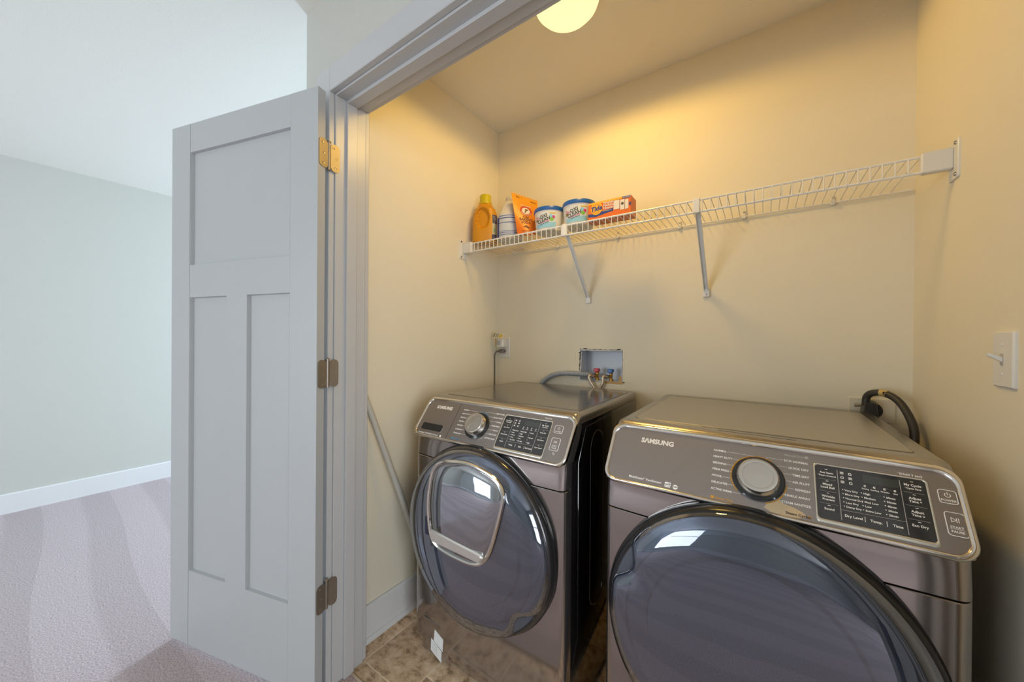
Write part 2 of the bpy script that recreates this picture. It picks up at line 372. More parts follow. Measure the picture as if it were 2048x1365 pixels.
# door frame: jamb, stop and casings round the opening
dj = sroot('trim_2')
def jpart(name, boxes, c=0.0015):
    b = MB()
    for a, d in boxes: b.box(a, d, c)
    return b.build(name, trim_paint, dj, smooth=False)
jpart('jamb', [((JX-0.02, YF, 0), (JX, YI, JZ+0.02))]); jpart('jamb', [((JR, YF, 0), (JR+0.02, YI, JZ+0.02))])
jpart('jamb_head', [((JX, YF, JZ), (JR, YI, JZ+0.02))])
jpart('door_stop', [((JX, 0.714, 0), (JX+0.0115, 0.752, JZ))]); jpart('door_stop', [((JR-0.0115, 0.714, 0), (JR, 0.752, JZ))])
jpart('door_stop_head', [((JX+0.0115, 0.714, JZ-0.0115), (JR-0.0115, 0.752, JZ))])
CW = 0.085
for ya, yb in ((YF-0.020, YF), (YI, YI+0.018)):
    if ya < YI:
        jpart('casing', [((JX-0.006-CW, ya, 0), (JX-0.006, yb, JZ+0.006+CW))], 0.002)
        jpart('casing', [((JR+0.006, ya, 0), (JR+0.006+CW, yb, JZ+0.006+CW))], 0.002)
        jpart('casing_head', [((JX-0.006, ya, JZ+0.006), (JR+0.006, yb, JZ+0.006+CW))], 0.002)
    else:
        jpart('casing', [((XL+0.002, ya, 0), (JX-0.004, yb, JZ+0.006+CW))], 0.003)
        jpart('casing', [((JR+0.006, ya, 0), (XR-0.002, yb, JZ+0.006+CW))], 0.003)
        jpart('casing_head', [((JX-0.004, ya, JZ+0.005), (JR+0.006, yb, JZ+0.006+CW))], 0.003)

# windows (in the bedroom, out of the frame; they light it and show in the enamel; the rear one is added for fill)
pane_m = bpy.data.materials.new('window_pane'); pane_m.use_nodes = True
_n = pane_m.node_tree; _n.nodes.clear(); _o = _n.nodes.new('ShaderNodeOutputMaterial'); _t = _n.nodes.new('ShaderNodeBsdfTransparent'); _n.links.new(_t.outputs[0], _o.inputs[0])
def window(name, o, ux, w, h, out):
    r = sroot(name); o, ux, out = Vector(o), Vector(ux), Vector(out); uz = Vector((0, 0, 1))
    b = MB(); b.ring(rrect(-0.07, -0.07, w+0.07, h+0.07, 0.002, 1), rrect(0, 0, w, h, 0.001, 1), o, ux, uz, -out, 0.0, 0.018); b.build('casing', trim_paint, r, False)
    b = MB(); b.ring(rrect(0, 0, w, h, 0.002, 1), rrect(0.05, 0.05, w-0.05, h-0.05, 0.001, 1), o, ux, uz, out, 0.05, 0.10); b.build('sash', trim_paint, r, False)
    b = MB(); b.prism(rrect(0, h/2-0.02, w, h/2+0.02, 0.001, 1), o, ux, uz, out, 0.05, 0.10); b.build('meeting_rail', trim_paint, r, False)
    b = MB(); b.prism(rrect(0.05, 0.05, w-0.05, h-0.05, 0.001, 1), o, ux, uz, out, 0.071, 0.075); b.build('pane', pane_m, r, False)
window('window_1', (WX1, YN, WZ0), (-1, 0, 0), WX1-WX0, WZ1-WZ0, (0, 1, 0))
window('rear_fill_window', (RX0, YS, RZ0), (1, 0, 0), RX1-RX0, RZ1-RZ0, (0, -1, 0))
window('window_3', (XE, EY1, EZ0), (0, -1, 0), EY1-EY0, EZ1-EZ0, (1, 0, 0))

# ------------------------------------------------------------------ the open door
HX, HY, HA = -1.2066, 0.6085, -2.8745
e = Vector((math.cos(HA), math.sin(HA), 0)); nv = Vector((e.y, -e.x, 0))
if nv.y > 0: nv = -nv                     # visible face looks towards the camera (-Y)
uz = Vector((0, 0, 1)); D0 = Vector((HX, HY, 0)); T = 0.030
dr = sroot('door_1', (HX, HY, 0))
def dbox(name, s0, s1, z0, z1, d0=0.0, d1=T, c=0.0008, m=door_paint):
    b = MB(); o = D0-nv*T
    pts = [(s0, z0), (s1, z0), (s1, z1), (s0, z1)]
    b.prism(pts, o, e, uz, nv, d0, d1, 0.0); return b.build(name, m, dr, smooth=False)
zt, zb, w = 2.047, 0.012, 0.762
sL, sR = 0.121, 0.652
dbox('stile', 0, sL, zb, zt); dbox('stile', sR+0.0012, w, zb, zt)
dbox('rail', sL+0.0012, sR, 1.937, zt, d1=T-0.0006); dbox('rail', sL+0.0012, sR, 1.372, 1.496, d1=T-0.0006); dbox('rail', sL+0.0012, sR, zb, 0.303, d1=T-0.0006)
dbox('mullion', 0.334, 0.441, 0.303, 1.372, d1=T-0.0006)
def dpanel(s0, s1, z0, z1):
    b = MB(); o = D0-nv*T; q = 0.010
    def lp(i, h): return [o+e*a+uz*z+nv*h for a, z in ((s0+i, z0+i), (s1-i, z0+i), (s1-i, z1-i), (s0+i, z1-i))]
    b.loft([lp(0, 0.004), lp(0, T-0.0008), lp(0.0012, T-0.001), lp(0.003, T-0.013), lp(0.006, T-0.0135)]); return b.build('panel', door_paint, dr, smooth=False)
dpanel(sL+0.0012, sR, 1.496, 1.937); dpanel(sL+0.0012, 0.334, 0.303, 1.372); dpanel(0.441, sR, 0.303, 1.372)
# hinges: a leaf on the door edge, a leaf on the jamb, a knuckle between
KX, KY = JX+0.001, 0.6515
en = -e                                    # outward normal of the hinge edge of the door
for zc in (1.838, 1.095, 0.337):
    h = 0.0475
    b = MB(); b.prism(rrect(0.002, -h, 0.033, h, 0.014, 5), (JX, KY+0.006, zc), (0, 1, 0), (0, 0, 1), (1, 0, 0), 0.0, 0.0025)
    o0 = D0-nv*T
    dirn = (D0+en*0.0-(o0)).normalized()
    hi = b.build('hinge', nickel, dr, ang=40)
    b = MB(); b.prism([(a, z) for a, z in rrect(-0.009, -h, 0.026, h, 0.0135, 5)], o0+uz*zc, nv, (0, 0, 1), en, 0.0, 0.0025); b.build('hinge_leaf', nickel, hi, ang=40)
    b = MB(); kp = Vector((JX+0.0015, 0.6525, 0))
    b.tube([kp+uz*(zc-h), kp+uz*(zc+h)], 0.0062, 12)
    for q in (-0.6, -0.2, 0.2, 0.6): b.lathe([(0.0066, -0.0006), (0.0066, 0.0006)], kp+uz*(zc+h*q), n=12)
    b.lathe([(0.0075, 0), (0.0075, 0.003), (0.003, 0.006)], kp+uz*(zc+h), n=12); b.build('knuckle', nickel, hi)
    for q, yy in ((-0.034, 0.024), (0.0, 0.028), (0.034, 0.018)):
        b = MB(); b.lathe([(0.0042, 0), (0.0038, 0.001), (0.001, 0.0004)], (JX+0.0025, KY+yy, zc+q), (1, 0, 0), (0, 1, 0), 10)
        b.build('screw', screw_m, hi)
        b = MB(); b.lathe([(0.0042, 0), (0.0038, 0.001), (0.001, 0.0004)], o0+uz*(zc+q)+nv*(0.022-yy*0.5)+en*0.0025, en, (0, 0, 1), 10)
        b.build('screw', screw_m, hi)

d2r = dr.copy(); COL.objects.link(d2r); d2r.name = 'door_2'
d2r.scale = (-1, 1, 1); d2r.location = (JX+JR-HX, HY, 0)
for ch in list(dr.children):
    c = ch.copy(); COL.objects.link(c); c.parent = d2r
    for g_ in ch.children: k_ = g_.copy(); COL.objects.link(k_); k_.parent = c
# ------------------------------------------------------------------ laundry machines
T_ = Vector((0, 0.607, 0.7947)); N_ = Vector((0, -0.7947, 0.607)); X_ = Vector((1, 0, 0)); Z_ = Vector((0, 0, 1))
FY, DZ = 0.945, 0.545
DOME = [(0.297, 0.034), (0.288, 0.050), (0.268, 0.061), (0.235, 0.068), (0.18, 0.0755), (0.12, 0.080), (0.06, 0.0823), (0.0, 0.083)]
def dome_h(r):
    for (r1, h1), (r0, h0) in zip(DOME, DOME[1:]):
        if r0 <= r <= r1: return h0+(h1-h0)*(r-r0)/(r1-r0)
    return DOME[0][1]
def section(cx, hw, yf, yb, r, z, k=0.008):
    pts = [(cx-hw, yb)]
    for i in range(7):
        t = PI+i*(PI/2)/6; pts.append((cx-hw+r+r*math.cos(t), yf+k+r+r*math.sin(t)))
    for i in range(1, 12):
        x = -hw+r+(2*hw-2*r)*i/12; pts.append((cx+x, yf+k*(x/(hw-r))**2))
    for i in range(7):
        t = 1.5*PI+i*(PI/2)/6; pts.append((cx+hw-r+r*math.cos(t), yf+k+r+r*math.sin(t)))
    pts.append((cx+hw, yb))
    return [(x, y, z) for x, y in pts]
def machine(kind, cx, label):
    R = thing(kind, label, 'washer' if kind == 'washing_machine' else 'dryer', (cx, 1.3, 0))
    wash = kind == 'washing_machine'
    hw = 0.3275
    P = lambda s, t, h=0.0: Vector((cx, FY, 0.845))+X_*s+T_*t+N_*h
    PF = lambda s, t, h: (lambda a, b: P(s+a, t+b, h))
    # cabinet with black painted sides
    b = MB(); b.loft([[(x, y, z) for x, y in rrect(cx-hw+i, yf, cx+hw-i, 1.685-i, 0.012, 3)] for z, i, yf in ((0.03, 0.006, 0.99), (0.036, 0.0, 0.99), (0.835, 0.0, 0.99), (0.90, 0.0, 1.040), (0.942, 0.0, 1.060), (0.9495, 0.0, 1.060))])
    b.build('cabinet', black_gloss, R)
    for sx, sy in ((-1, 1.05), (1, 1.05), (-1, 1.62), (1, 1.62)):
        b = MB(); b.lathe([(0.022, 0.0), (0.024, 0.004), (0.02, 0.014), (0.011, 0.016), (0.011, 0.032)], (cx+sx*0.27, sy, 0), n=16); b.build('foot', black_plastic, R)
    for sd in ((1,) if wash else (1, -1)):
        b = MB(); xs = cx+sd*hw; un = (sd, 0, 0)
        track = [(1.145+0.0575+0.0575*math.cos(t), (0.845 if t <= PI else 0.36)+0.0575*math.sin(t)) for t in [k*2*PI/28 for k in range(29)]]
        b.tube([(xs-sd*0.0006, y, z) for y, z in track[:-1]], 0.0022, 6, closed=True)
        track2 = [(y+0.25, z) for y, z in track[:-1]]
        b.tube([(xs-sd*0.0006, y, z) for y, z in track2], 0.0022, 6, closed=True)
        b.tube([(xs-sd*0.0008, y, z) for y, z in ((1.66, 0.944), (1.104, 0.932), (1.046, 0.83), (1.05, 0.28), (1.004, 0.20))], 0.0022, 6)
        b.build('side_rib', black_gloss, R)
    # front sheets
    b = MB(); b.loft([section(cx, hw-i, FY+i, 1.0, 0.026, z) for z, i in ((0.016, 0.040), (0.020, 0.026), (0.030, 0.014), (0.048, 0.005), (0.075, 0.0), (0.40, 0.0), (0.764, 0.0), (0.7655, 0.0015))])
    b.build('front_panel', steel_front, R)
    b = MB(); b.loft([section(cx, hw-i, y, 1.0, 0.026, z) for z, y, i in ((0.7685, FY+0.0015, 0.0015), (0.770, FY, 0), (0.79, FY+0.001, 0), (0.815, FY+0.004, 0), (0.835, FY+0.005, 0), (0.847, FY+0.004, 0))])
    b.build('front_fascia', steel_front, R)
    # console wedge carrying the slanted control panel
    b = MB(); b.loft([section(cx, hw, FY+0.002+(z-0.845)*0.764, 1.0685, 0.018, z, 0.0) for z in (0.846, 0.88, 0.93, 0.966)]+[section(cx, hw-0.002, 1.046, 1.0685, 0.018, 0.977, 0.0), section(cx, hw-0.007, 1.054, 1.0685, 0.013, 0.9825, 0.0), section(cx, hw-0.010, 1.058, 1.0685, 0.009, 0.984, 0.0)])
    b.build('console', frame_grey, R)
    b = MB(); b.ring(rrect(-0.330, -0.003, 0.330, 0.166, 0.032, 8), rrect(-0.3195, 0.0055, 0.3195, 0.151, 0.026, 8), P(0, 0), X_, T_, N_, -0.006, 0.0075, 0.003)
    b.build('chrome_frame', chrome, R, ang=50)
    b = MB(); b.prism(rrect(-0.3197, 0.0053, 0.3197, 0.1512, 0.026, 8), P(0, 0), X_, T_, N_, -0.004, 0.003); cp = b.build('control_panel', panel_face, R)
    # top
    fr = frame_grey
    b = MB(); b.loft([[(x, y, z) for x, y in [(a, max(c, 1.0688)) for a, c in rrect(cx-hw+i, 1.03, cx+hw-i, 1.685-i, 0.022, 5)]] for z, i in ((0.950, 0.001), (0.952, 0.0), (0.972, 0.0), (0.980, 0.004), (0.984, 0.012))])
    tf = b.build('top_frame', fr, R)
    tx0, tx1, ty0, ty1 = (cx-0.296, cx+0.306, 1.098, 1.628) if wash else (cx-0.290, cx+0.288, 1.105, 1.615)
    b = MB(); b.prism(rrect(tx0-0.0016, ty0-0.0016, tx1+0.0016, ty1+0.0016, 0.013, 4), (0, 0, 0.984), X_, (0, 1, 0), Z_, -0.002, 0.0004); b.build('top_groove', mat('groove_shadow_grey', (0.10, 0.09, 0.08), 0.5), tf)
    b = MB(); b.prism(rrect(tx0, ty0, tx1, ty1, 0.012, 4), (0, 0, 0.984), X_, (0, 1, 0), Z_, -0.002, 0.0016, 0.0008); b.build('top_panel', steel_top if wash else steel_top_dryer, tf)
    b = MB(); b.prism([(cx-0.07, 1.078), (cx+0.09, 1.078), (cx+0.09, 1.0795), (cx-0.07, 1.0795)], (0, 0, 0.984), X_, (0, 1, 0), Z_, -0.001, 0.0003); b.build('top_slot', dark_hole, tf)
    # door
    C = Vector((cx, FY+0.002, DZ)); ax = Vector((0, -1, 0))
    n0 = -0.72 if wash else 2.72
    def notch(r, t, i, rim=0.0):
        d = (t-n0+PI) % (2*PI)-PI; wd = 0.24 if wash else 0.20
        k = max(0.0, 1-(d/wd)**2)**1.5
        return r-0.030*k*max(0.0, (r-0.20)/0.097)
    # lathe angle runs from ux towards ax x ux ; use ux = +X and uy = ax x X = +Z
    b = MB(); b.lathe([(0.27, 0.0), (0.306, 0.0), (0.3065, 0.006), (0.304, 0.022), (0.2985, 0.034), (0.290, 0.036), (0.276, 0.034)], C, ax, X_, 96)
    d = b.build('door', rubber if not wash else mat('dark_door_ring', (0.045, 0.042, 0.044), 0.16, 0.5, coat=0.4), R, ang=60)
    b = MB(); b.lathe([(0.300, -0.004), (0.3085, 0.0), (0.3085, 0.010), (0.304, 0.011)], C, ax, X_, 96); b.build('door_seal', rubber, d)
    b = MB()
    DN = 96; loops = []
    for i, (r, h) in enumerate(DOME):
        loops.append([C+ax*(h+0.0)+(X_*math.cos(2*PI*k/DN)+Z_*math.sin(2*PI*k/DN))*max(notch(r, 2*PI*k/DN, i), 1e-4) for k in range(DN)])
    b.loft(loops, cap=False); b.build('door_glass', glass, d, ang=80)
    b = MB(); b.lathe([(0.292, 0.035), (0.262, 0.044), (0.254, 0.046), (0.249, 0.038), (0.205, 0.037), (0.199, 0.048), (0.186, 0.049)], C, ax, X_, 72); dli = b.build('door_liner', liner, d, ang=28)
    b = MB(); b.lathe([(0.187, 0.0485), (0.181, 0.040), (0.170, 0.020), (0.150, -0.004), (0.120, -0.026), (0.08, -0.042), (0.04, -0.050), (0.0, -0.052)], C, ax, X_, 72); b.build('door_bowl', bowl_m, d, ang=40)
    # recessed grip behind the notch
    b = MB(); gp = C+(X_*math.cos(n0)+Z_*math.sin(n0))*0.281
    tdir = (X_*-math.sin(n0)+Z_*math.cos(n0)); rdir = (X_*math.cos(n0)+Z_*math.sin(n0))
    b.prism(rrect(-0.052, -0.012, 0.052, 0.014, 0.010, 4), gp, tdir, rdir, ax, 0.028, 0.036, 0.003); b.build('door_grip', black_plastic, d)

    H = 0.0034; fs = 0.0066
    def t(mb, s, a, b_, size, al='LEFT', h=H, bold=0.020): mb.text(s, size, PF(a, b_, h), al, bold)
    def line(mb, pts, wd=0.0006, h=H):
        for (a, b_), (c, d_) in zip(pts, pts[1:]):
            v = Vector((c-a, d_-b_)); n_ = Vector((-v.y, v.x)).normalized()*wd/2
            mb.add([P(a+n_.x, b_+n_.y, h), P(c+n_.x, d_+n_.y, h), P(c-n_.x, d_-n_.y, h), P(a-n_.x, b_-n_.y, h)], [(3, 2, 1, 0)])
    def arc(mb, c, r0, r1, a0, a1, h=H, n=24):
        for k in range(n):
            q = [math.radians(a0+(a1-a0)*j/n) for j in (k, k+1)]
            mb.add([P(c[0]+r*math.cos(a), c[1]+r*math.sin(a), h) for r, a in ((r0, q[0]), (r1, q[0]), (r1, q[1]), (r0, q[1]))], [(0, 1, 2, 3)])
    def rect(mb, a0, b0, a1, b1, h=H): mb.add([P(a0, b0, h), P(a1, b0, h), P(a1, b1, h), P(a0, b1, h)], [(0, 1, 2, 3)])
    brand = MB(); brand.text('SΛMSUNG', 0.0178, PF(-0.2475 if not wash else -0.270, 0.1165 if not wash else 0.1175, H), 'LEFT', 0.045)
    dc = (0.0165, 0.0735) if not wash else (-0.0385, 0.0755)
    # dial
    b = MB(); b.lathe([(0.0495, 0.0), (0.0500, 0.0045), (0.0470, 0.0065), (0.0440, 0.0060), (0.040, 0.006)], P(*dc, 0.0028), N_, X_, 56)
    dl = b.build('dial_bezel', mat('dial_bezel_black', (0.03, 0.032, 0.036), 0.12, 0.5, coat=0.5), cp)
    b = MB(); b.lathe([(0.0425, 0.0), (0.0425, 0.008), (0.0380, 0.024), (0.0365, 0.0262), (0.0335, 0.0270), (0.0285, 0.0262), (0.0280, 0.0252), (0.0265, 0.0252), (0.012, 0.0258), (0.0, 0.0260)], P(*dc, 0.0028), N_, X_, 64)
    kb = b.build('dial', mat('satin_silver', (0.66, 0.63, 0.58), 0.22, 1.0), cp, ang=30)
    if wash:
        b = MB(); a = math.radians(55); u_ = X_*math.cos(a)+T_*math.sin(a); v_ = -X_*math.sin(a)+T_*math.cos(a)
        b.prism(rrect(-0.0262, -0.0022, 0.0262, 0.0022, 0.002, 3), P(*dc, 0.0284), u_, v_, N_, 0.0, 0.0022); kb2 = b.build('dial_grip', chrome, cp)
    # cycle names
    if wash:
        left = ['NORMAL', 'HEAVY DUTY', 'BEDDING', 'WHITES', 'SANITIZE', 'ALLERGEN', 'RINSE+SPIN']
        right = ['DEEP STEAM', 'QUICK WASH', 'TOWELS', 'PERM PRESS', 'WOOL', 'DELICATES', 'ACTIVE WEAR']
        ly, ry, lx, rx = [0.1285-0.01563*i for i in range(7)], [0.1320-0.0155*i for i in range(7)], -0.1295, 0.0575
    else:
        left = ['NORMAL', 'HEAVY DUTY', 'BEDDING', 'PERM PRESS', 'WOOL', 'DELICATES', 'ACTIVE WEAR']
        right = ['ECO NORMAL', 'QUICK DRY', 'TIME DRY', 'AIR FLUFF', 'REFRESH', 'WRINKLE AWAY', 'STEAM SANITIZE']
        ly, ry, lx, rx = [0.1263-0.01573*i for i in range(7)], [0.1277-0.01547*i for i in range(7)], -0.0740, 0.1077
    for i, s in enumerate(left):
        lab_w = MB(); y = ly[i]-0.0024; t(lab_w, s, lx, y, fs); x1 = lx+glyphs(s, 0.020)[2]*fs+0.0015
        a = math.asin(max(-1, min(1, (ly[i]-dc[1])/0.053))) if abs(ly[i]-dc[1]) < 0.052 else None
        if i == 0: line(lab_w, [(x1, ly[i]), (dc[0]-0.008, ly[i]-0.0005), (dc[0]-0.006, dc[1]+0.0505)])
        else: line(lab_w, [(x1, ly[i]), (dc[0]-0.0515*math.cos(a), ly[i])])
        lab_w.build('cycle_name', white_ink, cp, False)
    for i, s in enumerate(right):
        lab_w = MB(); y = ry[i]-0.0024; t(lab_w, s, rx, y, fs, 'RIGHT'); x0 = rx-glyphs(s, 0.020)[2]*fs-0.0015
        a = math.asin(max(-1, min(1, (ry[i]-dc[1])/0.053))) if abs(ry[i]-dc[1]) < 0.052 else None
        if i == 0: line(lab_w, [(x0, ry[i]), (dc[0]+0.0165, ry[i]), (dc[0]+0.0155, dc[1]+0.0475)])
        elif i < 6: line(lab_w, [(x0, ry[i]), (dc[0]+0.0525*math.cos(a), ry[i])])
        lab_w.build('cycle_name', white_ink, cp, False)
    def one(nm, m_, fn, par=None):
        q = MB(); fn(q); return q.build(nm, m_, par or cp, False)
    if wash:
        one('dial_arc', blue_ink, lambda q: arc(q, dc, 0.0508, 0.0530, 50, 100)); one('dial_arc', blue_ink, lambda q: arc(q, dc, 0.0508, 0.0530, 196, 206, n=4))
        one('speed_legend', blue_ink, lambda q: (rect(q, -0.1285, 0.011, -0.1225, 0.017), t(q, 'Super Speed', -0.1205, 0.0115, 0.0066)))
        one('tagline', white_ink, lambda q: t(q, 'SuperSpeed  ADDWASH  VRT plus', -0.303, 0.0085, 0.0072))
        one('certification_mark', white_ink, lambda q: arc(q, (-0.1835, 0.0105), 0.0, 0.0042, 0, 360))
        one('hold_note', white_ink, lambda q: t(q, '*Hold 3 sec', 0.2150, 0.1415, 0.0058))
        one('button_note', white_ink, lambda q: t(q, 'T2', 0.2790, 0.0305, 0.0075))
        x0, x1, y0, y1 = 0.0665, 0.2475, 0.0180, 0.1325
        seam = MB(); seam.prism([(-0.1555, 0.006), (-0.1541, 0.006), (-0.1541, 0.151), (-0.1555, 0.151)], P(0, 0), X_, T_, N_, 0.0, 0.0033); seam.build('drawer_seam', dark_hole, cp)
        b = MB(); b.ring(rrect(-0.3035, 0.0225, -0.1890, 0.0535, 0.008, 5), rrect(-0.3015, 0.0245, -0.1910, 0.0515, 0.0065, 5), P(0, 0), X_, T_, N_, 0.0, 0.0042, 0.0008); dh = b.build('drawer_handle', panel_face, cp)
        b = MB(); b.prism(rrect(-0.3015, 0.0245, -0.1910, 0.0515, 0.0065, 5), P(0, 0), X_, T_, N_, 0.0, 0.0032); b.build('drawer_pocket', black_plastic, dh)
    else:
        one('dial_arc', gold_ink, lambda q: arc(q, dc, 0.0508, 0.0532, 60, 222)); one('dial_arc', gold_ink, lambda q: arc(q, dc, 0.0508, 0.0532, 286, 356))
        one('dial_arc', grey_ink, lambda q: arc(q, dc, 0.0512, 0.0528, 8, 50))
        one('manual_legend', grey_ink, lambda q: (t(q, 'Manual Dry', 0.0660, 0.1385, 0.0072), rect(q, 0.1015, 0.1385, 0.1075, 0.1440)))
        one('sensor_legend', gold_ink, lambda q: (rect(q, -0.0730, 0.0085, -0.0665, 0.0150), t(q, 'Sensor Dry', -0.0645, 0.0092, 0.0076)))
        one('tagline', white_ink, lambda q: t(q, 'MultiSteam° VentSensor', -0.2625, 0.0150, 0.0082, bold=0.015))
        em = one('energy_mark', white_ink, lambda q: (rect(q, -0.1740, 0.0105, -0.1605, 0.0125), rect(q, -0.1740, 0.0135, -0.1605, 0.0225)))
        em['label'] = 'white energy rating mark'
        one('energy_print', dark_ink, lambda q: (t(q, 'energy', -0.1732, 0.0165, 0.0045, h=H+0.0003), line(q, [(-0.1725, 0.0145), (-0.165, 0.0195), (-0.1620, 0.0215)], 0.0008, H+0.0003)))
        one('certification_mark', white_ink, lambda q: arc(q, (-0.1495, 0.0145), 0.0, 0.0056, 0, 360)); one('certification_print', dark_ink, lambda q: t(q, 'NSF', -0.1495, 0.0128, 0.0052, 'CENTER', H+0.0003))
        # cream label peeling by the dial
        cream = mat('cream_sticker', (0.60, 0.45, 0.27), 0.5)
        b = MB(); ol = [(0.0335, 0.0240), (0.0280, 0.0135), (0.0400, 0.0075), (0.0600, 0.0058), (0.0850, 0.0070), (0.0985, 0.0105), (0.1000, 0.0150), (0.0930, 0.0210), (0.0800, 0.0265), (0.0650, 0.0300), (0.0585, 0.0330), (0.0560, 0.0380), (0.0470, 0.0305)]
        b.prism(rpoly(ol, 0.0002, 1), P(0, 0), X_, T_, N_, 0.0028, 0.0034); ss = b.build('steam_sticker', cream, cp, False)
        one('sticker_lettering', dark_ink, lambda q: t(q, 'Steam Cycles', 0.0655, 0.0108, 0.0076, h=0.0038), ss); one('steam_mark', gold_ink, lambda q: rect(q, 0.1015, 0.0105, 0.1070, 0.0155))
        one('hold_note', white_ink, lambda q: t(q, '*(Hold 3 sec)', 0.2450, 0.1358, 0.0062))
        x0, x1, y0, y1 = 0.1185, 0.2805, 0.0180, 0.1300
    # display with silver frame
    b = MB(); b.ring(rrect(x0-0.0035, y0-0.0085, x1+0.0035, y1+0.0032, 0.007, 5), rrect(x0, y0, x1, y1, 0.006, 5), P(0, 0), X_, T_, N_, 0.001, 0.0048, 0.0008); b.build('display_frame', mat('silver_frame', (0.70, 0.68, 0.62), 0.25, 0.9), cp, ang=50)
    b = MB(); b.prism(rrect(x0, y0, x1, y1, 0.006, 5), P(0, 0), X_, T_, N_, 0.001, 0.0038); ds = b.build('display', display_black, cp)
    k = (x1-x0)/0.162; Q = lambda a: x0+(a-0.1185)*k
    b = MB(); b.prism([(Q(0.1930), y0+0.088), (Q(0.2440), y0+0.088), (Q(0.2440), y0+0.1045), (Q(0.1930), y0+0.1045)], P(0, 0), X_, T_, N_, 0.003, 0.0041); b.build('display_readout', display_cell, ds, False)
    HD = 0.0043; dw, dg = MB(), MB(); f2 = 0.0066; f3 = 0.0046
    if wash:
        lt = [('Soil Release', 'Prewash'), ('Extra Rinse', ''), ('Favorite Spin', ''), ('Smart', '')]; rt = [('My Cycle', '*Cycle Save'), ('Delay End', ''), ('Self Clean+', ''), ('Super Speed', '')]
        cols = [['Extra Hot', 'Hot', 'Warm', 'Cool', 'Tap Cold'], ['Extra High', 'High', 'Medium', 'Low', 'No Spin'], ['Heavy', '', 'Normal', '', 'Light']]; bot = ['Temp.', 'Spin', 'Soil Level']; st = ['Wash', 'Rinse', 'Spin', 'End']
    else:
        lt = [('Anti Static', '*Smart Control'), ('Mixed', 'Load Bell'), ('Wrinkle', 'Prevent'), ('Sound', '')]; rt = [('My Cycle', '*Cycle Save'), ('Adjust', 'Time ^'), ('Adjust', 'Time v'), ('Eco Dry', '')]
        cols = [['Very Dry', 'More Dry', 'Normal Dry', 'Less Dry', 'Damp Dry'], ['High', 'Medium', 'Med Low', 'Low', 'Extra Low'], ['60min', '50min', '40min', '30min', '20min']]; bot = ['Dry Level', 'Temp.', 'Time']; st = ['Drying', 'Cooling', 'Wrinkle', 'End']
    for side, (xx, yy, lst) in enumerate(((Q(0.1365), 0.1085, lt), (Q(0.2625), 0.1110, rt))):
        for i, (a, b2) in enumerate(lst):
            y = y0+yy-0.0180+0.004-0.0252*i
            rect(dw, xx-0.002, y+0.0085, xx+0.002, y+0.0095, HD)
            t(dw, a, xx, y, 0.0062 if len(a) < 9 else 0.0052, 'CENTER', HD)
            if b2: t(dw, b2, xx, y-0.0062, f3 if b2[0] == '*' else 0.006, 'CENTER', HD)
            if i: line(dg, [(xx-0.014*k, y+0.0125), (xx+0.014*k, y+0.0125)], 0.0004, HD)
    for xx in (0.1540, 0.2455): line(dg, [(Q(xx), y0+0.004), (Q(xx), y1-0.006)], 0.0010, HD)
    line(dg, [(Q(0.1545), y0+0.0245), (Q(0.2455), y0+0.0265)], 0.0006, HD)
    for xx, c in zip((0.1600, 0.1880, 0.2200), cols):
        for i, s in enumerate(c):
            y = y0+0.0640-0.0083*i
            arc(dw, (Q(xx), y+0.0022), 0.0, 0.0010, 0, 360, HD, 8); t(dw, s, Q(xx)+0.0028, y, 0.0052, 'LEFT', HD)
    for xx, s in zip((0.1720, 0.2040, 0.2330), bot): t(dw, s, Q(xx), y0+0.0125, f2, 'CENTER', HD)
    for xx in (0.1885, 0.2185): line(dw, [(Q(xx), y0+0.010), (Q(xx), y0+0.020)], 0.0008, HD)
    for xx, s in zip((0.1945, 0.2080, 0.2225, 0.2370), st):
        t(dw, s, Q(xx), y0+0.0745, 0.0038, 'CENTER', HD); arc(dw, (Q(xx), y0+0.0815), 0.0008, 0.0020, 20, 330, HD, 10)
    for i in range(3):
        for j in range(2):
            cxx, cyy = Q(0.1610+0.0125*j), y0+0.1010-0.0095*i
            if (i+j) % 2: arc(dw, (cxx, cyy), 0.0016, 0.0026, -40, 250, HD, 12); rect(dw, cxx-0.0026, cyy-0.0026, cxx+0.0026, cyy-0.0016, HD)
            else:
                for q in range(3): rect(dw, cxx-0.0028, cyy-0.0022+0.0018*q, cxx+0.0028, cyy-0.0011+0.0018*q, HD)
    dw.build('display_print', white_ink, ds, False); dg.build('display_lines', grey_ink, ds, False)
    # buttons
    for nm, (a0, b0, a1, b1) in (('power_button', (0.2950, 0.0945, 0.3172, 0.1182) if not wash else (0.2630, 0.0995, 0.2905, 0.1240)), ('start_button', (0.2968, 0.0380, 0.3198, 0.0780) if not wash else (0.2650, 0.0430, 0.2935, 0.0825))):
        b = MB(); b.prism(rrect(a0, b0, a1, b1, 0.004, 4), P(0, 0), X_, T_, N_, 0.001, 0.0040, 0.0006); bt = b.build(nm, panel_face, cp)
        b = MB(); b.ring(rrect(a0-0.0008, b0-0.0008, a1+0.0008, b1+0.0008, 0.0045, 4), rrect(a0+0.0002, b0+0.0002, a1-0.0002, b1-0.0002, 0.0036, 4), P(0, 0), X_, T_, N_, 0.002, 0.0044); b.build('button_ring', white_ink, bt, False)
        mx = (a0+a1)/2; q = MB(); hh = 0.0044
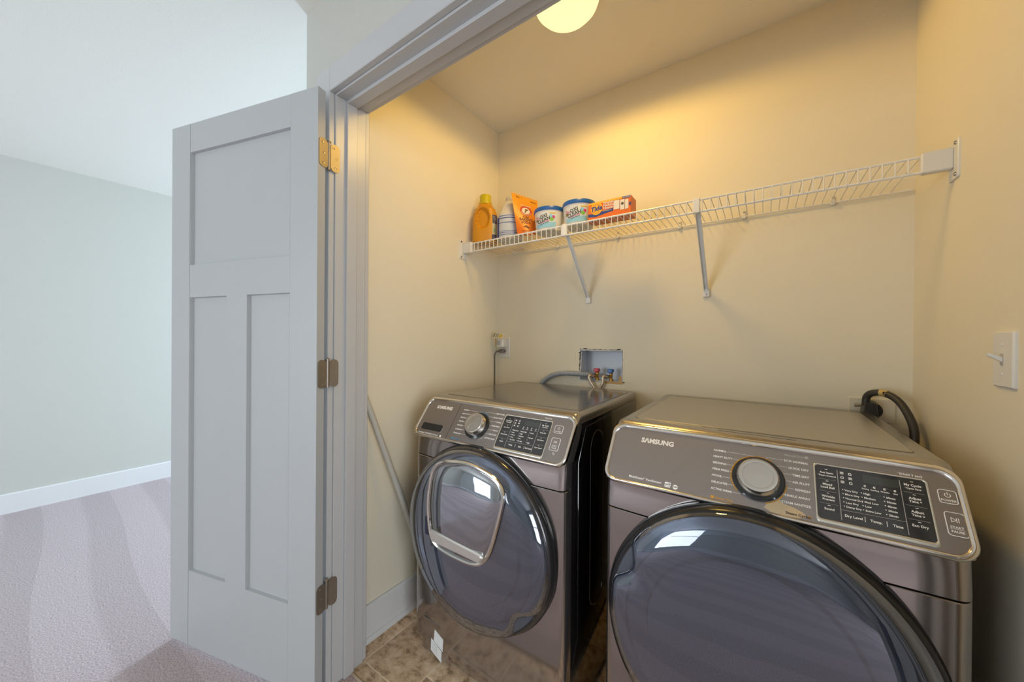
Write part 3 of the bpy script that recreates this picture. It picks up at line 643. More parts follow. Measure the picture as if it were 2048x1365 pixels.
        if nm == 'power_button':
            arc(q, (mx, b1-0.0090), 0.0032, 0.0042, 125, 415, hh); rect(q, mx-0.0005, b1-0.0090, mx+0.0005, b1-0.0035, hh); t(q, 'POWER', mx, b0+0.0030, 0.0056, 'CENTER', hh)
        else:
            ym = b1-0.0130
            line(q, [(mx-0.005, ym-0.004), (mx-0.005, ym+0.004), (mx+0.001, ym), (mx-0.005, ym-0.004)], 0.0009, hh); rect(q, mx+0.001, ym-0.004, mx+0.002, ym+0.004, hh); rect(q, mx+0.0035, ym-0.004, mx+0.0045, ym+0.004, hh)
            t(q, 'START', mx, b0+0.0125, 0.0056, 'CENTER', hh); t(q, 'PAUSE', mx, b0+0.0050, 0.0056, 'CENTER', hh); line(q, [(mx-0.009, b0+0.0112), (mx+0.009, b0+0.0112)], 0.0005, hh)
        q.build('button_print', white_ink, bt, False)
    brand.build('brand_lettering', silver, cp, False)
    return R, d, C, ax

R1, d1, C1, ax1 = machine('washing_machine', -0.797, 'dark grey front-load washing machine with a small hatch in its round door')
R2, d2, C2, ax2 = machine('tumble_dryer', -0.022, 'dark grey front-load dryer with a large smoked round door beside the right wall')
# small add-a-garment hatch in the washer's door
def on_dome(x, z, off):
    r = math.hypot(x-C1.x, z-C1.z); return Vector((x, C1.y-dome_h(min(r, 0.297))-off, z))
_hp = [(-.949, .70), (-.939, .757), (-.905, .790), (-.84, .806), (-.77, .810), (-.70, .797), (-.655, .774), (-.637, .74), (-.643, .69), (-.66, .62), (-.678, .565), (-.700, .530), (-.735, .512), (-.79, .507), (-.86, .509), (-.905, .517), (-.929, .540), (-.942, .585), (-.949, .64)]
_n = len(_hp); _c = bez([(x, z, 0) for x, z in _hp[-3:]+_hp+_hp[:3]], 5)
HP = [(p.x, p.y) for p in _c[15:15+5*_n]][::-1]
hc = (-0.79, 0.665)
b = MB(); b.tube([on_dome(x, z, 0.006) for x, z in HP], 0.0065, 8, closed=True); hf = b.build('hatch_frame', chrome, d1)
b = MB()
def sc_(k): return [(hc[0]+(x-hc[0])*k, hc[1]+(z-hc[1])*k) for x, z in HP]
b.loft([[on_dome(x, z, o) for x, z in sc_(k)] for k, o in ((0.99, 0.003), (0.955, 0.008), (0.90, 0.0125), (0.7, 0.0165), (0.45, 0.018), (0.2, 0.0185), (0.002, 0.0186))], cap=False); b.build('hatch_pane', hatch_glass, d1, ang=60)
b = MB(); hl = [(-0.915, 0.531), (-0.700, 0.531), (-0.690, 0.560), (-0.925, 0.572)]
b.loft([[on_dome(x, z, o) for x, z in inset(rpoly(hl, 0.010, 4), k)] for k, o in ((0, 0.006), (0.0, 0.019), (0.004, 0.023))]); b.build('hatch_handle', mat('bright_satin', (0.80, 0.79, 0.74), 0.28, 0.9), d1)
b = MB(); b.prism(rrect(-0.962, 0.535, -0.935, 0.600, 0.006, 3), (0, on_dome(-0.95, 0.56, 0).y, 0), X_, Z_, (0, -1, 0), -0.006, 0.010, 0.003); b.build('hatch_latch', mat('dark_blue_latch', (0.02, 0.026, 0.05), 0.3), d1)
# pump filter hatch and stickers, lower left of the washer
b = MB(); fy = FY+0.0045
b.prism(rrect(-1.062, 0.030, -0.928, 0.150, 0.006, 3), (0, fy, 0), X_, Z_, (0, -1, 0), -0.004, 0.0022, 0.0012); fh = b.build('filter_hatch', steel_front, R1)
st_m = mat('sticker_paper', (0.66, 0.67, 0.67), 0.5)
b = MB(); b.prism([(-1.005, 0.082), (-0.958, 0.062), (-0.955, 0.108), (-1.000, 0.126)], (0, fy, 0), X_, Z_, (0, -1, 0), 0.0015, 0.0030); b.build('sticker', st_m, R1, False)
b = MB(); b.prism([(-1.020, 0.040), (-0.965, 0.018), (-0.963, 0.060), (-1.018, 0.086)], (0, fy, 0), X_, Z_, (0, -1, 0), 0.0015, 0.0030); s2 = b.build('sticker', st_m, R1, False)
b = MB()
for i in range(4): b.prism([(-1.012+0.004*(i % 2), 0.072-0.009*i), (-0.985, 0.062-0.009*i), (-0.985, 0.0645-0.009*i), (-1.012, 0.0745-0.009*i)], (0, fy, 0), X_, Z_, (0, -1, 0), 0.003, 0.0033)
b.build('sticker_print', grey_ink, s2, False)

# ------------------------------------------------------------------ ventilated wire shelf
SY0, SY1, SZ, LZ = 1.420, 1.708, 1.715, 1.673
SX0, SX1 = XL+0.003, XR-0.003
sh = thing('wire_shelf', 'long white ventilated wire shelf on the closet back wall', 'shelf', (0.5*(SX0+SX1), YB, SZ))
ends = (SX0+0.045, SX1-0.052)
for nm, y, z, r, x0, x1 in (('front_rail', SY0, SZ, 0.0036, *ends), ('lip_rail', SY0, LZ, 0.0036, *ends), ('back_rail', SY1, SZ, 0.0034, SX0+0.004, SX1-0.004)):
    b = MB(); b.tube([(x0, y, z), (x1, y, z)], r, 8); b.build(nm, white_wire, sh)
b = MB(); xw = SX0+0.050
b.tube([(xw, SY1, SZ+0.003), (xw, SY0+0.003, SZ+0.003), (xw, SY0-0.0035, SZ), (xw, SY0-0.0035, LZ)], 0.0016, 6)
w0 = b.build('wire', white_wire, sh)
nw = 64; pitch = (ends[1]-0.004-xw)/nw
for i in range(1, nw+1): part_copy(w0, sh, (pitch*i, 0, 0))
def bracket(x, sd):
    b = MB(); b.prism(rrect(1.385, 1.638, 1.440, 1.738, 0.006, 3), (x, 0, 0), (0, 1, 0), Z_, (sd, 0, 0), 0.0, 0.005, 0.0015)
    br = b.build('end_bracket', white_plastic, sh)
    xa, xb = sorted((x+sd*0.004, x+sd*0.062))
    b = MB(); b.box((xa, SY0-0.012, LZ-0.006), (xb, SY0+0.010, SZ+0.008), 0.003); b.build('bracket_cap', white_plastic, br, False)
    for z in (1.648, 1.728):
        b = MB(); b.lathe([(0.005, 0), (0.004, 0.003), (0.0, 0.0034)], (x+sd*0.005, 1.398, z), (sd, 0, 0), (0, 1, 0), 10); b.build('screw', screw_m, br)
bracket(XL, 1); bracket(XR, -1)
for xb in (-0.712, -0.195):
    xw_ = xb-0.010 if xb < -0.5 else xb
    A = Vector((xb, SY0+0.004, SZ-0.004)); B = Vector((xw_, YB-0.010, 1.432)); dn = (B-A).normalized(); up = Vector((0, dn.z, -dn.y)).normalized()
    b = MB(); sct = [(-0.009, -0.004), (0.009, -0.004), (0.009, 0.005), (0.0065, 0.005), (0.0065, -0.001), (-0.0065, -0.001), (-0.0065, 0.005), (-0.009, 0.005)]
    b.loft([[p+X_*a+up*c for a, c in sct] for p in (A, B)]); br = b.build('support_brace', white_wire, sh, False)
    b = MB(); b.prism(rrect(xw_-0.013, 1.402, xw_+0.013, 1.440, 0.004, 3), (0, YB, 0), X_, Z_, (0, -1, 0), 0.0, 0.011, 0.002); b.build('brace_foot', white_plastic, br)
    b = MB(); b.lathe([(0.004, 0), (0.003, 0.002), (0, 0.0022)], (xw_, YB-0.011, 1.412), (0, -1, 0), (1, 0, 0), 10); b.build('screw', screw_m, br)
    b = MB(); b.box((xb-0.011, SY0-0.008, LZ-0.004), (xb+0.011, SY0+0.008, SZ+0.006), 0.002); b.build('brace_hook', white_wire, br, False)
for xc in (-1.179, -0.896, -0.573, -0.300, -0.064, 0.203):
    b = MB(); b.box((xc-0.007, SY1-0.006, SZ-0.010), (xc+0.007, YB, SZ+0.006), 0.002); b.box((xc-0.006, YB-0.006, SZ), (xc+0.006, YB, SZ+0.026), 0.002)
    cl = b.build('wall_clip', white_plastic, sh, False)
    b = MB(); b.lathe([(0.0035, 0), (0.003, 0.002), (0, 0.0022)], (xc, YB-0.006, SZ+0.018), (0, -1, 0), (1, 0, 0), 8); b.build('screw', screw_m, cl)

# ------------------------------------------------------------------ things on the shelf
DK = SZ+0.0050                                          # deck surface (top of the wires)
def superell(hx, hy, n, p, z, o, rot):
    out = []
    for k in range(n):
        t = 2*PI*k/n; c, s = math.cos(t), math.sin(t)
        x = hx*math.copysign(abs(c)**(2/p), c); y = hy*math.copysign(abs(s)**(2/p), s)
        out.append(Vector((o[0]+x*math.cos(rot)-y*math.sin(rot), o[1]+x*math.sin(rot)+y*math.cos(rot), z)))
    return out
# yellow detergent jug with a scooped handle
jo = (-1.206, 1.482); jr = math.radians(34)
jg = thing('detergent_jug', 'yellow-orange plastic detergent jug with a lime cap, at the left end of the wire shelf', 'bottle', (*jo, DK))
prof = [(0.0, 0.060, 0.040), (0.004, 0.066, 0.045), (0.05, 0.068, 0.046), (0.11, 0.066, 0.045), (0.15, 0.062, 0.043), (0.175, 0.055, 0.040), (0.192, 0.042, 0.034), (0.203, 0.034, 0.030), (0.212, 0.033, 0.030)]
def jprof(z):
    for (z0, a0, b0), (z1, a1, b1) in zip(prof, prof[1:]):
        if z0 <= z <= z1:
            k = (z-z0)/(z1-z0); k = k*k*(3-2*k); return a0+(a1-a0)*k, b0+(b1-b0)*k
    return prof[-1][1:]
b = MB(); loops = []
for i in range(54):
    z = 0.212*i/53; hx, hy = jprof(z); lp = superell(hx, hy, 72, 2.6, DK+z, jo, jr)
    for k in range(72):
        t = 2*PI*k/72; q = (hx*math.cos(t)); dx = (q+0.012)/0.026; dz = (z-0.128)/0.050; rr = dx*dx+dz*dz
        if math.sin(t) < -0.2 and rr < 1.35:
            dep = 0.022*min(1, max(0, (1.35-rr)/0.5)); nrm = Vector((math.sin(jr), -math.cos(jr), 0)); lp[k] -= nrm*dep
    loops.append(lp)
b.loft(loops); jug_m = mat('yellow_hdpe', (0.60, 0.265, 0.008), 0.38); b.build('bottle', jug_m, jg, ang=60)
b = MB(); b.lathe([(0.030, 0.0), (0.034, 0.001), (0.034, 0.010), (0.030, 0.012), (0.030, 0.044), (0.0275, 0.050), (0.0, 0.051)], (*jo, DK+0.205), n=40, rf=lambda r, t, i: r*(1+0.012*math.cos(24*t)) if i in (3, 4) else r); b.build('cap', mat('lime_cap', (0.56, 0.45, 0.008), 0.4), jg)
def jug_map(off):
    def fn(a, z):   # a = angle
        hx, hy = jprof(z); hx += off; hy += off; c, s = math.cos(a), math.sin(a)
        x = hx*math.copysign(abs(c)**(2/2.6), c); y = hy*math.copysign(abs(s)**(2/2.6), s)
        return Vector((jo[0]+x*math.cos(jr)-y*math.sin(jr), jo[1]+x*math.sin(jr)+y*math.cos(jr), DK+z))
    return fn
jm = jug_map(0.0006)
navy = mat('navy_print', (0.05, 0.05, 0.11), 0.5); cream_l = mat('cream_label', (0.60, 0.54, 0.36), 0.5); greenp = mat('pale_green_print', (0.32, 0.42, 0.20), 0.5)
b = MB(); b.grid(lambda u, v: jm(-1.02+u*0.80-0.05*(1-v), 0.018+v*0.125), 12, 8); lb = b.build('label', cream_l, jg)
j2 = jug_map(0.0010)
b = MB(); b.grid(lambda u, v: j2(-1.02+u*0.80-0.02*v, 0.098+v*0.045), 12, 4); b.grid(lambda u, v: j2(-1.07+u*0.80, 0.018+v*0.022), 12, 3); b.build('label_band', navy, lb)
j3 = jug_map(0.0014); b = MB()
for i in range(5): b.grid(lambda u, v, i=i: j3(-0.95+u*0.6, 0.103+0.0075*i+v*0.0022), 6, 1)
for i in range(2): b.grid(lambda u, v, i=i: j3(-0.98+u*0.6, 0.024+0.007*i+v*0.002), 6, 1)
b.build('label_lines', mat('lilac_print', (0.40, 0.38, 0.42), 0.5), lb)
b = MB(); b.grid(lambda u, v: j3(-0.92+u*0.18, 0.052+v*0.020), 4, 2); b.build('label_patch', greenp, lb)

# white bleach style jug with blue bands, half behind the pouch
wo = (-1.068, 1.515)
wj = thing('bleach_jug', 'white plastic jug with blue label bands between the yellow jug and orange pouch', 'bottle', (*wo, DK))
wp = [(0.062, 0.0), (0.068, 0.004), (0.069, 0.02), (0.069, 0.115), (0.064, 0.130), (0.054, 0.152), (0.042, 0.176), (0.030, 0.196), (0.022, 0.206), (0.022, 0.212)]
b = MB(); b.lathe(wp, (*wo, DK), n=48); wb = b.build('bottle', mat('white_hdpe', (0.66, 0.62, 0.56), 0.4), wj, ang=50)
b = MB(); b.lathe([(0.024, 0), (0.025, 0.002), (0.025, 0.016), (0.022, 0.020), (0, 0.021)], (*wo, DK+0.206), n=28); b.build('cap', mat('white_cap', (0.62, 0.58, 0.52), 0.4), wj)
def cylmap(o, r, z0, th0): return lambda a, z: Vector((o[0]+r*math.cos(th0+a/r), o[1]+r*math.sin(th0+a/r), z0+z))
th = math.radians(-62)
def band(mb, r, a0, a1, z0, z1, o=wo, n=14, base=None, th_=None):
    f = cylmap(o, r, DK, th if th_ is None else th_); mb.grid(lambda u, v: f(a0+(a1-a0)*u, z0+(z1-z0)*v), n, 1)
b = MB(); band(b, 0.0694, -0.058, 0.12, 0.010, 0.118); wl = b.build('label', mat('pale_blue_label', (0.56, 0.60, 0.66), 0.45), wj)
b = MB()
for z0, z1 in ((0.112, 0.115), (0.100, 0.104), (0.078, 0.081), (0.036, 0.038), (0.028, 0.031), (0.018, 0.021)): band(b, 0.0698, -0.058, 0.12, z0, z1)
band(b, 0.0698, -0.080, -0.056, 0.010, 0.110, n=6); b.build('label_stripe', mat('royal_blue_print', (0.015, 0.06, 0.30), 0.45), wl)
b = MB(); th_c = math.radians(-20); hpts = [wo[0]+0.040*math.cos(th_c), wo[1]+0.040*math.sin(th_c)]
b.tube(bez([(wo[0]+0.018*math.cos(th_c), wo[1]+0.018*math.sin(th_c), DK+0.205), (wo[0]+0.050*math.cos(th_c), wo[1]+0.050*math.sin(th_c), DK+0.198), (wo[0]+0.066*math.cos(th_c), wo[1]+0.066*math.sin(th_c), DK+0.165), (wo[0]+0.064*math.cos(th_c), wo[1]+0.064*math.sin(th_c), DK+0.128)], 6), 0.009, 10); b.build('handle', MATS['white_hdpe'], wj)

# orange baking soda pouch
pl = [Vector((-0.976, 1.446, DK+0.004)), Vector((-0.904, 1.496, DK+0.004)), Vector((-0.940, 1.572, 1.922)), Vector((-1.012, 1.440, 1.940))]
pu = thing('baking_soda_pouch', 'orange stand-up baking soda pouch with a red and white round emblem, on the shelf', 'pouch', (-0.94, 1.48, DK))
pn = (pl[1]-pl[0]).cross(pl[3]-pl[0]).normalized()
if pn.y > 0: pn = -pn
def pouch(u, v, sd):
    p = (pl[0]*(1-u)+pl[1]*u)*(1-v)+(pl[3]*(1-u)+pl[2]*u)*v
    bul = 0.016*(math.sin(PI*u)**0.8)*(max(0.0, 1-v/0.9)**0.8)
    return p+pn*(bul*(0.6 if sd > 0 else -0.45))
pm = bpy.data.materials.new('pouch_film'); pm.use_nodes = True
_nt = pm.node_tree; _b = _nt.nodes['Principled BSDF']; _b.inputs['Roughness'].default_value = 0.35
_tc = _nt.nodes.new('ShaderNodeTexCoord'); _sp = _nt.nodes.new('ShaderNodeSeparateXYZ'); _mr = _nt.nodes.new('ShaderNodeMapRange'); _mr.inputs['From Max'].default_value = 0.22
_cr = _nt.nodes.new('ShaderNodeValToRGB'); _cr.color_ramp.elements[0].color = (0.68, 0.13, 0.008, 1); _cr.color_ramp.elements[1].color = (0.72, 0.33, 0.012, 1)
_nt.links.new(_tc.outputs['Object'], _sp.inputs[0]); _nt.links.new(_sp.outputs['Z'], _mr.inputs['Value']); _nt.links.new(_mr.outputs[0], _cr.inputs[0]); _nt.links.new(_cr.outputs[0], _b.inputs['Base Color'])
b = MB(); b.grid(lambda u, v: pouch(u, v, 1), 16, 24); b.grid(lambda u, v: pouch(1-u, v, -1), 16, 24)
b.grid(lambda u, v: pouch(1, v, 1)*(1-u)+pouch(1, v, -1)*u, 1, 24); b.grid(lambda u, v: pouch(0, v, -1)*(1-u)+pouch(0, v, 1)*u, 1, 24)
b.grid(lambda u, v: pouch(u, 0, -1)*(1-v)+pouch(u, 0, 1)*v, 16, 1)
b.build('film', pm, pu, ang=50)
b = MB(); b.grid(lambda u, v: pouch(u, 0.975+0.025*v, 1)+pn*0.0008, 8, 1); b.build('top_seal', mat('seal_film', (0.62, 0.40, 0.24), 0.35), pu)
PW = 0.12; PH = 0.22
def pf(u0, v0, off): return lambda a, c: pouch(u0+a/PW, v0+c/PH, 1)+pn*off
def disc(mb, f, r0, r1, a0=0, a1=360, n=28, sq=1.0):
    for k in range(n):
        q = [math.radians(a0+(a1-a0)*j/n) for j in (k, k+1)]
        mb.add([f(r*math.cos(a)*sq, r*math.sin(a)) for r, a in ((r0, q[0]), (r1, q[0]), (r1, q[1]), (r0, q[1]))], [(0, 1, 2, 3)])
red = mat('red_print', (0.50, 0.045, 0.02), 0.45); whitep = mat('white_print', (0.72, 0.67, 0.60), 0.45)
b = MB(); disc(b, pf(0.52, 0.60, 0.0008), 0, 0.027, sq=1.15); em = b.build('emblem', red, pu, False)
b = MB(); disc(b, pf(0.52, 0.60, 0.0012), 0, 0.018, sq=1.15); disc(b, pf(0.52, 0.60, 0.0012), 0.0225, 0.0245, 200, 340, sq=1.15)
b.text('ARM & HAMMER', 0.0068, pf(0.52, 0.72, 0.0012), 'CENTER', 0.02); b.build('emblem_white', whitep, em, False)
b = MB(); f = pf(0.52, 0.60, 0.0016)
b.add([f(*q) for q in ((-0.010, -0.010), (-0.002, -0.012), (0.004, 0.002), (0.012, 0.004), (0.012, 0.010), (-0.004, 0.011), (-0.007, 0.004), (-0.002, 0.001))], [(0, 1, 2, 7), (7, 2, 3, 4), (7, 4, 5, 6)])
b.build('emblem_arm', mat('brown_print', (0.16, 0.07, 0.03), 0.5), em, False)
b = MB(); b.text('PURE', 0.014, pf(0.5, 0.415, 0.0009), 'CENTER', 0.02); b.text('BAKING', 0.020, pf(0.5, 0.345, 0.0009), 'CENTER', 0.03); b.text('SODA', 0.020, pf(0.5, 0.27, 0.0009), 'CENTER', 0.03)
b.text('No. 1', 0.012, pf(0.16, 0.90, 0.0009), 'LEFT', 0.02); b.text('FRESH', 0.010, pf(0.72, 0.875, 0.0009), 'LEFT', 0.02)
f = pf(0.5, 0.15, 0.0009); b.add([f(*q) for q in ((-0.02, 0.008), (0.0, 0.018), (0.02, 0.006), (0.016, -0.004), (-0.002, 0.006))], [(0, 4, 1), (1, 4, 3, 2)])
for i in range(2): b.grid(lambda u, v, i=i: pouch(0.25+0.5*u, 0.085-0.03*i+0.008*v, 1)+pn*0.0009, 6, 1)
b.build('pouch_print', mat('maroon_print', (0.10, 0.035, 0.03), 0.5), pu, False)

# two white tubs with blue lids
def tub(o, label, rot):
    t_ = thing('detergent_tub', label, 'tub', (*o, DK), 'white tubs with blue lids')
    b = MB(); b.lathe([(0.060, 0), (0.063, 0.003), (0.070, 0.088), (0.0705, 0.092), (0.066, 0.092)], (*o, DK), n=48)
    b.build('tub', mat('tub_white', (0.70, 0.67, 0.60), 0.4), t_)
    b = MB(); b.lathe([(0.071, 0), (0.0745, 0.002), (0.0745, 0.013), (0.0725, 0.0175), (0.066, 0.0185), (0.064, 0.0165), (0.0, 0.0165)], (*o, DK+0.090), n=48); b.build('lid', mat('blue_lid', (0.015, 0.11, 0.42), 0.3), t_)
    a_ = math.radians(10); b = MB(); b.box((o[0]+0.066*math.cos(a_), o[1]+0.066*math.sin(a_)-0.008, DK+0.092), (o[0]+0.079*math.cos(a_), o[1]+0.066*math.sin(a_)+0.008, DK+0.101), 0.002); b.build('lid_tab', MATS['blue_lid'], t_)
    TH = math.radians(-78)+rot
    def fm(off):
        def f(a, z):
            r = 0.063+(0.070-0.063)*z/0.088+off; return Vector((o[0]+r*math.cos(TH+a/0.067), o[1]+r*math.sin(TH+a/0.067), DK+z))
        return f
    f = fm(0.0005); b = MB(); b.grid(lambda u, v: f(-0.052+0.104*u, 0.010+v*(0.060+0.014*math.sin(PI*0.5*u))), 14, 4); lb = b.build('label', mat('tub_label', (0.66, 0.68, 0.66), 0.45), t_)
    f1 = fm(0.0009); b = MB(); b.grid(lambda u, v: f1(-0.050+0.100*u, 0.012+v*(0.018+0.006*u)), 12, 2); b.build('label_water', mat('aqua_print', (0.28, 0.55, 0.68), 0.45), lb)
    b = MB(); b.grid(lambda u, v: f1(-0.052+0.035*u, 0.052+v*0.016*(1-u)), 4, 2); b.grid(lambda u, v: f1(-0.040+0.06*u, 0.0255+0.016*u+v*0.005), 6, 1); b.build('label_pink', mat('pink_print', (0.58, 0.30, 0.38), 0.45), lb)
    b = MB(); f2 = fm(0.0013)
    def tilt(x0, z0): return lambda a, c: f2(x0+a*0.966-c*0.26, z0+a*0.26+c*0.966)
    b.text('OXI', 0.021, tilt(-0.008, 0.056), 'CENTER', 0.03); b.text('CLEAN', 0.021, tilt(-0.008, 0.039), 'CENTER', 0.03); b.text('WHITE REVIVE', 0.0070, tilt(-0.004, 0.0285), 'CENTER', 0.02)
    b.grid(lambda u, v: f2(-0.052+0.016*u, 0.042+0.010*v), 3, 1); b.build('label_lettering', mat('olive_black_print', (0.07, 0.07, 0.045), 0.5), lb, False)
    b = MB(); b.text('MAX', 0.007, lambda a, c: fm(0.0016)(-0.050+a, 0.0445+c), 'LEFT', 0.02); b.build('label_badge', mat('yellow_print', (0.62, 0.42, 0.02), 0.5), lb, False); b = MB(); b.grid(lambda u, v: f1(0.020+0.028*u, 0.072+0.005*v), 4, 1); b.build('label_yellow', mat('yellow_print', (0.62, 0.42, 0.02), 0.5), lb, False)
    for nm, col, ca, cz, rr in (('label_blue_dot', (0.25, 0.55, 0.75), 0.026, 0.062, 0.008), ('label_magenta_dot', (0.55, 0.03, 0.22), 0.037, 0.057, 0.0075), ('label_green_dot', (0.20, 0.50, 0.04), 0.030, 0.047, 0.0085)):
        b = MB(); ff = fm(0.0012+(0.0003 if 'green' in nm else 0)); disc(b, lambda x, y: ff(ca+x, cz+y), 0, rr, n=16); b.build(nm, mat(nm, col, 0.5), lb, False)
tub((-0.8325, 1.503), 'white tub with a blue lid on the shelf, next to the orange pouch', 0.0)
tub((-0.6825, 1.503), 'white tub with a blue lid on the shelf, next to the orange carton', 0.03)

# orange carton of washing machine cleaner
BX, BY = -0.612, 1.442; BW, BH, BD = 0.180, 0.076, 0.070
bx = thing('cleaner_box', 'orange carton of washing machine cleaner with a round yellow logo, right of the tubs', 'box', (BX+BW/2, BY+BD/2, DK))
orange = mat('orange_card', (0.72, 0.15, 0.008), 0.4)
b = MB(); b.box((BX, BY, DK), (BX+BW, BY+BD, DK+BH), 0.0012); cbx = b.build('carton', orange, bx, False)
def bf(off): return lambda a, c: Vector((BX+a, BY-off, DK+c))
def quad(mb, f, pts): mb.add([f(*q) for q in pts], [tuple(range(len(pts)))])
blue_card = mat('deep_blue_print', (0.02, 0.05, 0.22), 0.45); yel = mat('sun_yellow_print', (0.76, 0.43, 0.02), 0.45)
b = MB(); quad(b, bf(0.0004), [(0.0, 0.068), (0.145, 0.068), (0.145, 0.076), (0.0, 0.076)][:]); b.build('carton_yellow', yel, cbx, False)
b = MB(); quad(b, bf(0.0005), [(0, 0.018), (0.03, 0.014), (0.09, 0.024), (0.108, 0.026), (0.108, 0.038), (0.06, 0.034), (0.03, 0.028), (0, 0.030)]); quad(b, bf(0.0005), [(0.146, 0.0665), (0.178, 0.0665), (0.178, 0.0755), (0.146, 0.0755)]); quad(b, bf(0.0005), [(0.172, 0.036), (0.180, 0.036), (0.180, 0.05), (0.172, 0.046)]); b.build('carton_blue', blue_card, cbx, False)
b = MB(); f = bf(0.0008); disc(b, lambda x, y: f(0.037+x, 0.048+y), 0, 0.0255); b.build('carton_logo', yel, cbx, False)
b = MB(); f = bf(0.0011); disc(b, lambda x, y: f(0.037+x, 0.048+y), 0.0165, 0.0200); b.build('carton_logo_ring', mat('amber_card', (0.74, 0.26, 0.01), 0.45), cbx, False)
b = MB(); f = bf(0.0014); b.text('Tide', 0.027, lambda x, y: f(0.0365+x, 0.0395+y+0.10*x), 'CENTER', 0.035, 0.15); b.build('carton_name', mat('logo_blue', (0.02, 0.05, 0.26), 0.45), cbx, False)
b = MB(); f = bf(0.0010)
for i, s in enumerate(('Washing', 'Machine', 'Cleaner')): b.text(s, 0.0135, lambda x, y, i=i: f(0.066+x, 0.0605-0.0105*i+y), 'LEFT', 0.03)
b.text('5 COUNT', 0.0068, lambda x, y: f(0.149+x, 0.0688+y), 'LEFT', 0.02); b.text('deep cleaning power', 0.0045, lambda x, y: f(0.064+x, 0.0315+y), 'LEFT', 0.02)
quad(b, f, [(0.110, 0.030), (0.134, 0.030), (0.134, 0.066), (0.110, 0.066)]); quad(b, f, [(0.1365, 0.024), (0.155, 0.024), (0.155, 0.064), (0.1365, 0.064)]); quad(b, f, [(0.157, 0.024), (0.170, 0.024), (0.170, 0.062), (0.157, 0.062)])
b.build('carton_white', whitep, cbx, False)
b = MB(); f = bf(0.0013); disc(b, lambda x, y: f(0.146+x, 0.048+y), 0, 0.0058); quad(b, f, [(0.1342, 0.026), (0.1352, 0.026), (0.1352, 0.068), (0.1342, 0.068)]); quad(b, f, [(0.1552, 0.022), (0.1560, 0.022), (0.1560, 0.066), (0.1552, 0.066)]); b.build('carton_dark', mat('brown_dark', (0.10, 0.07, 0.05), 0.5), cbx, False)

# ------------------------------------------------------------------ wall fittings
def screw(parent, p, ax, r=0.0035):
    b = MB(); b.lathe([(r, 0), (r*0.85, 0.0012), (0.0003, 0.0014)], p, ax, Vector(ax).orthogonal(), 10); b.build('screw', white_plastic, parent)
# outlet behind the washer
ox, oz = -1.240, 1.170
ol = thing('wall_outlet', 'white upright wall outlet in the back left corner above the washing machine', 'outlet', (ox, YB, oz))
b = MB(); b.prism(rrect(ox-0.034, oz-0.059, ox+0.034, oz+0.059, 0.004, 3), (0, YB, 0), X_, Z_, (0, -1, 0), 0, 0.006, 0.003); op = b.build('cover_plate', white_plastic, ol)
for dz in (0.020, -0.020):
    b = MB(); b.prism(rrect(ox-0.017, oz+dz-0.014, ox+0.017, oz+dz+0.014, 0.008, 4), (0, YB, 0), X_, Z_, (0, -1, 0), 0.005, 0.0078); b.build('socket', white_plastic, op)
screw(op, (ox, YB-0.006, oz), (0, -1, 0))
pa = thing('plug_adapter', 'white plug-in adapter with a yellow striped paper tag in the corner outlet', 'adapter', (ox, YB-0.0078, oz+0.03))
b = MB(); b.box((ox-0.030, YB-0.048, oz+0.002), (ox+0.018, YB-0.0079, oz+0.050), 0.004); pb = b.build('adapter_body', white_plastic, pa, False)
b = MB(); b.box((ox-0.024, YB-0.0486, oz+0.012), (ox-0.002, YB-0.0478, oz+0.040)); b.build('adapter_label', grey_ink, pb, False)
tgp = [Vector((-1.286, 1.641, 1.226)), Vector((-1.206, 1.636, 1.221)), Vector((-1.198, 1.650, 1.249)), Vector((-1.279, 1.654, 1.260))]
tn = (tgp[1]-tgp[0]).cross(tgp[3]-tgp[0]).normalized()*0.0006
b = MB(); b.loft([[p-tn for p in tgp], [p+tn for p in tgp]]); b.tube([(ox-0.018, YB-0.048, oz+0.046), (ox-0.012, 1.646, 1.232)], 0.0012, 6); tg = b.build('tag', mat('tag_paper', (0.66, 0.62, 0.52), 0.6), pa, False)
tgf = lambda u, v: (tgp[0]*(1-u)+tgp[1]*u)*(1-v)+(tgp[3]*(1-u)+tgp[2]*u)*v+tn*1.5
b = MB()
for u in (0.10, 0.19, 0.36, 0.50): b.grid(lambda a, c, u=u: tgf(u+0.06*a, 0.15+0.7*c), 1, 1)
b.build('tag_stripe', mat('tag_stripes', (0.16, 0.15, 0.05), 0.6), tg, False)
b = MB(); b.grid(lambda a, c: tgf(0.66+0.24*a, 0.2+0.6*c), 1, 1); b.build('tag_yellow', mat('tag_yellow', (0.60, 0.42, 0.03), 0.6), tg, False)
pc = thing('power_cable', 'grey power cord hanging from the corner outlet down behind the washing machine', 'cord', (ox-0.03, YB-0.03, 1.14))
grey_cord = mat('grey_cord', (0.16, 0.14, 0.13), 0.45)
b = MB(); b.box((ox-0.026, YB-0.034, oz-0.030), (ox+0.012, YB-0.0079, oz-0.010), 0.004); b.build('plug', grey_cord, pc, False)
b = MB(); b.tube(bez([(ox-0.022, YB-0.026, oz-0.020), (ox-0.040, YB-0.028, oz-0.024), (ox-0.056, YB-0.027, oz-0.044), (ox-0.058, YB-0.025, oz-0.10), (ox-0.0585, YB-0.022, oz-0.30), (ox-0.058, YB-0.018, oz-0.60)], 8), 0.0042, 8); b.build('cord', grey_cord, pc)

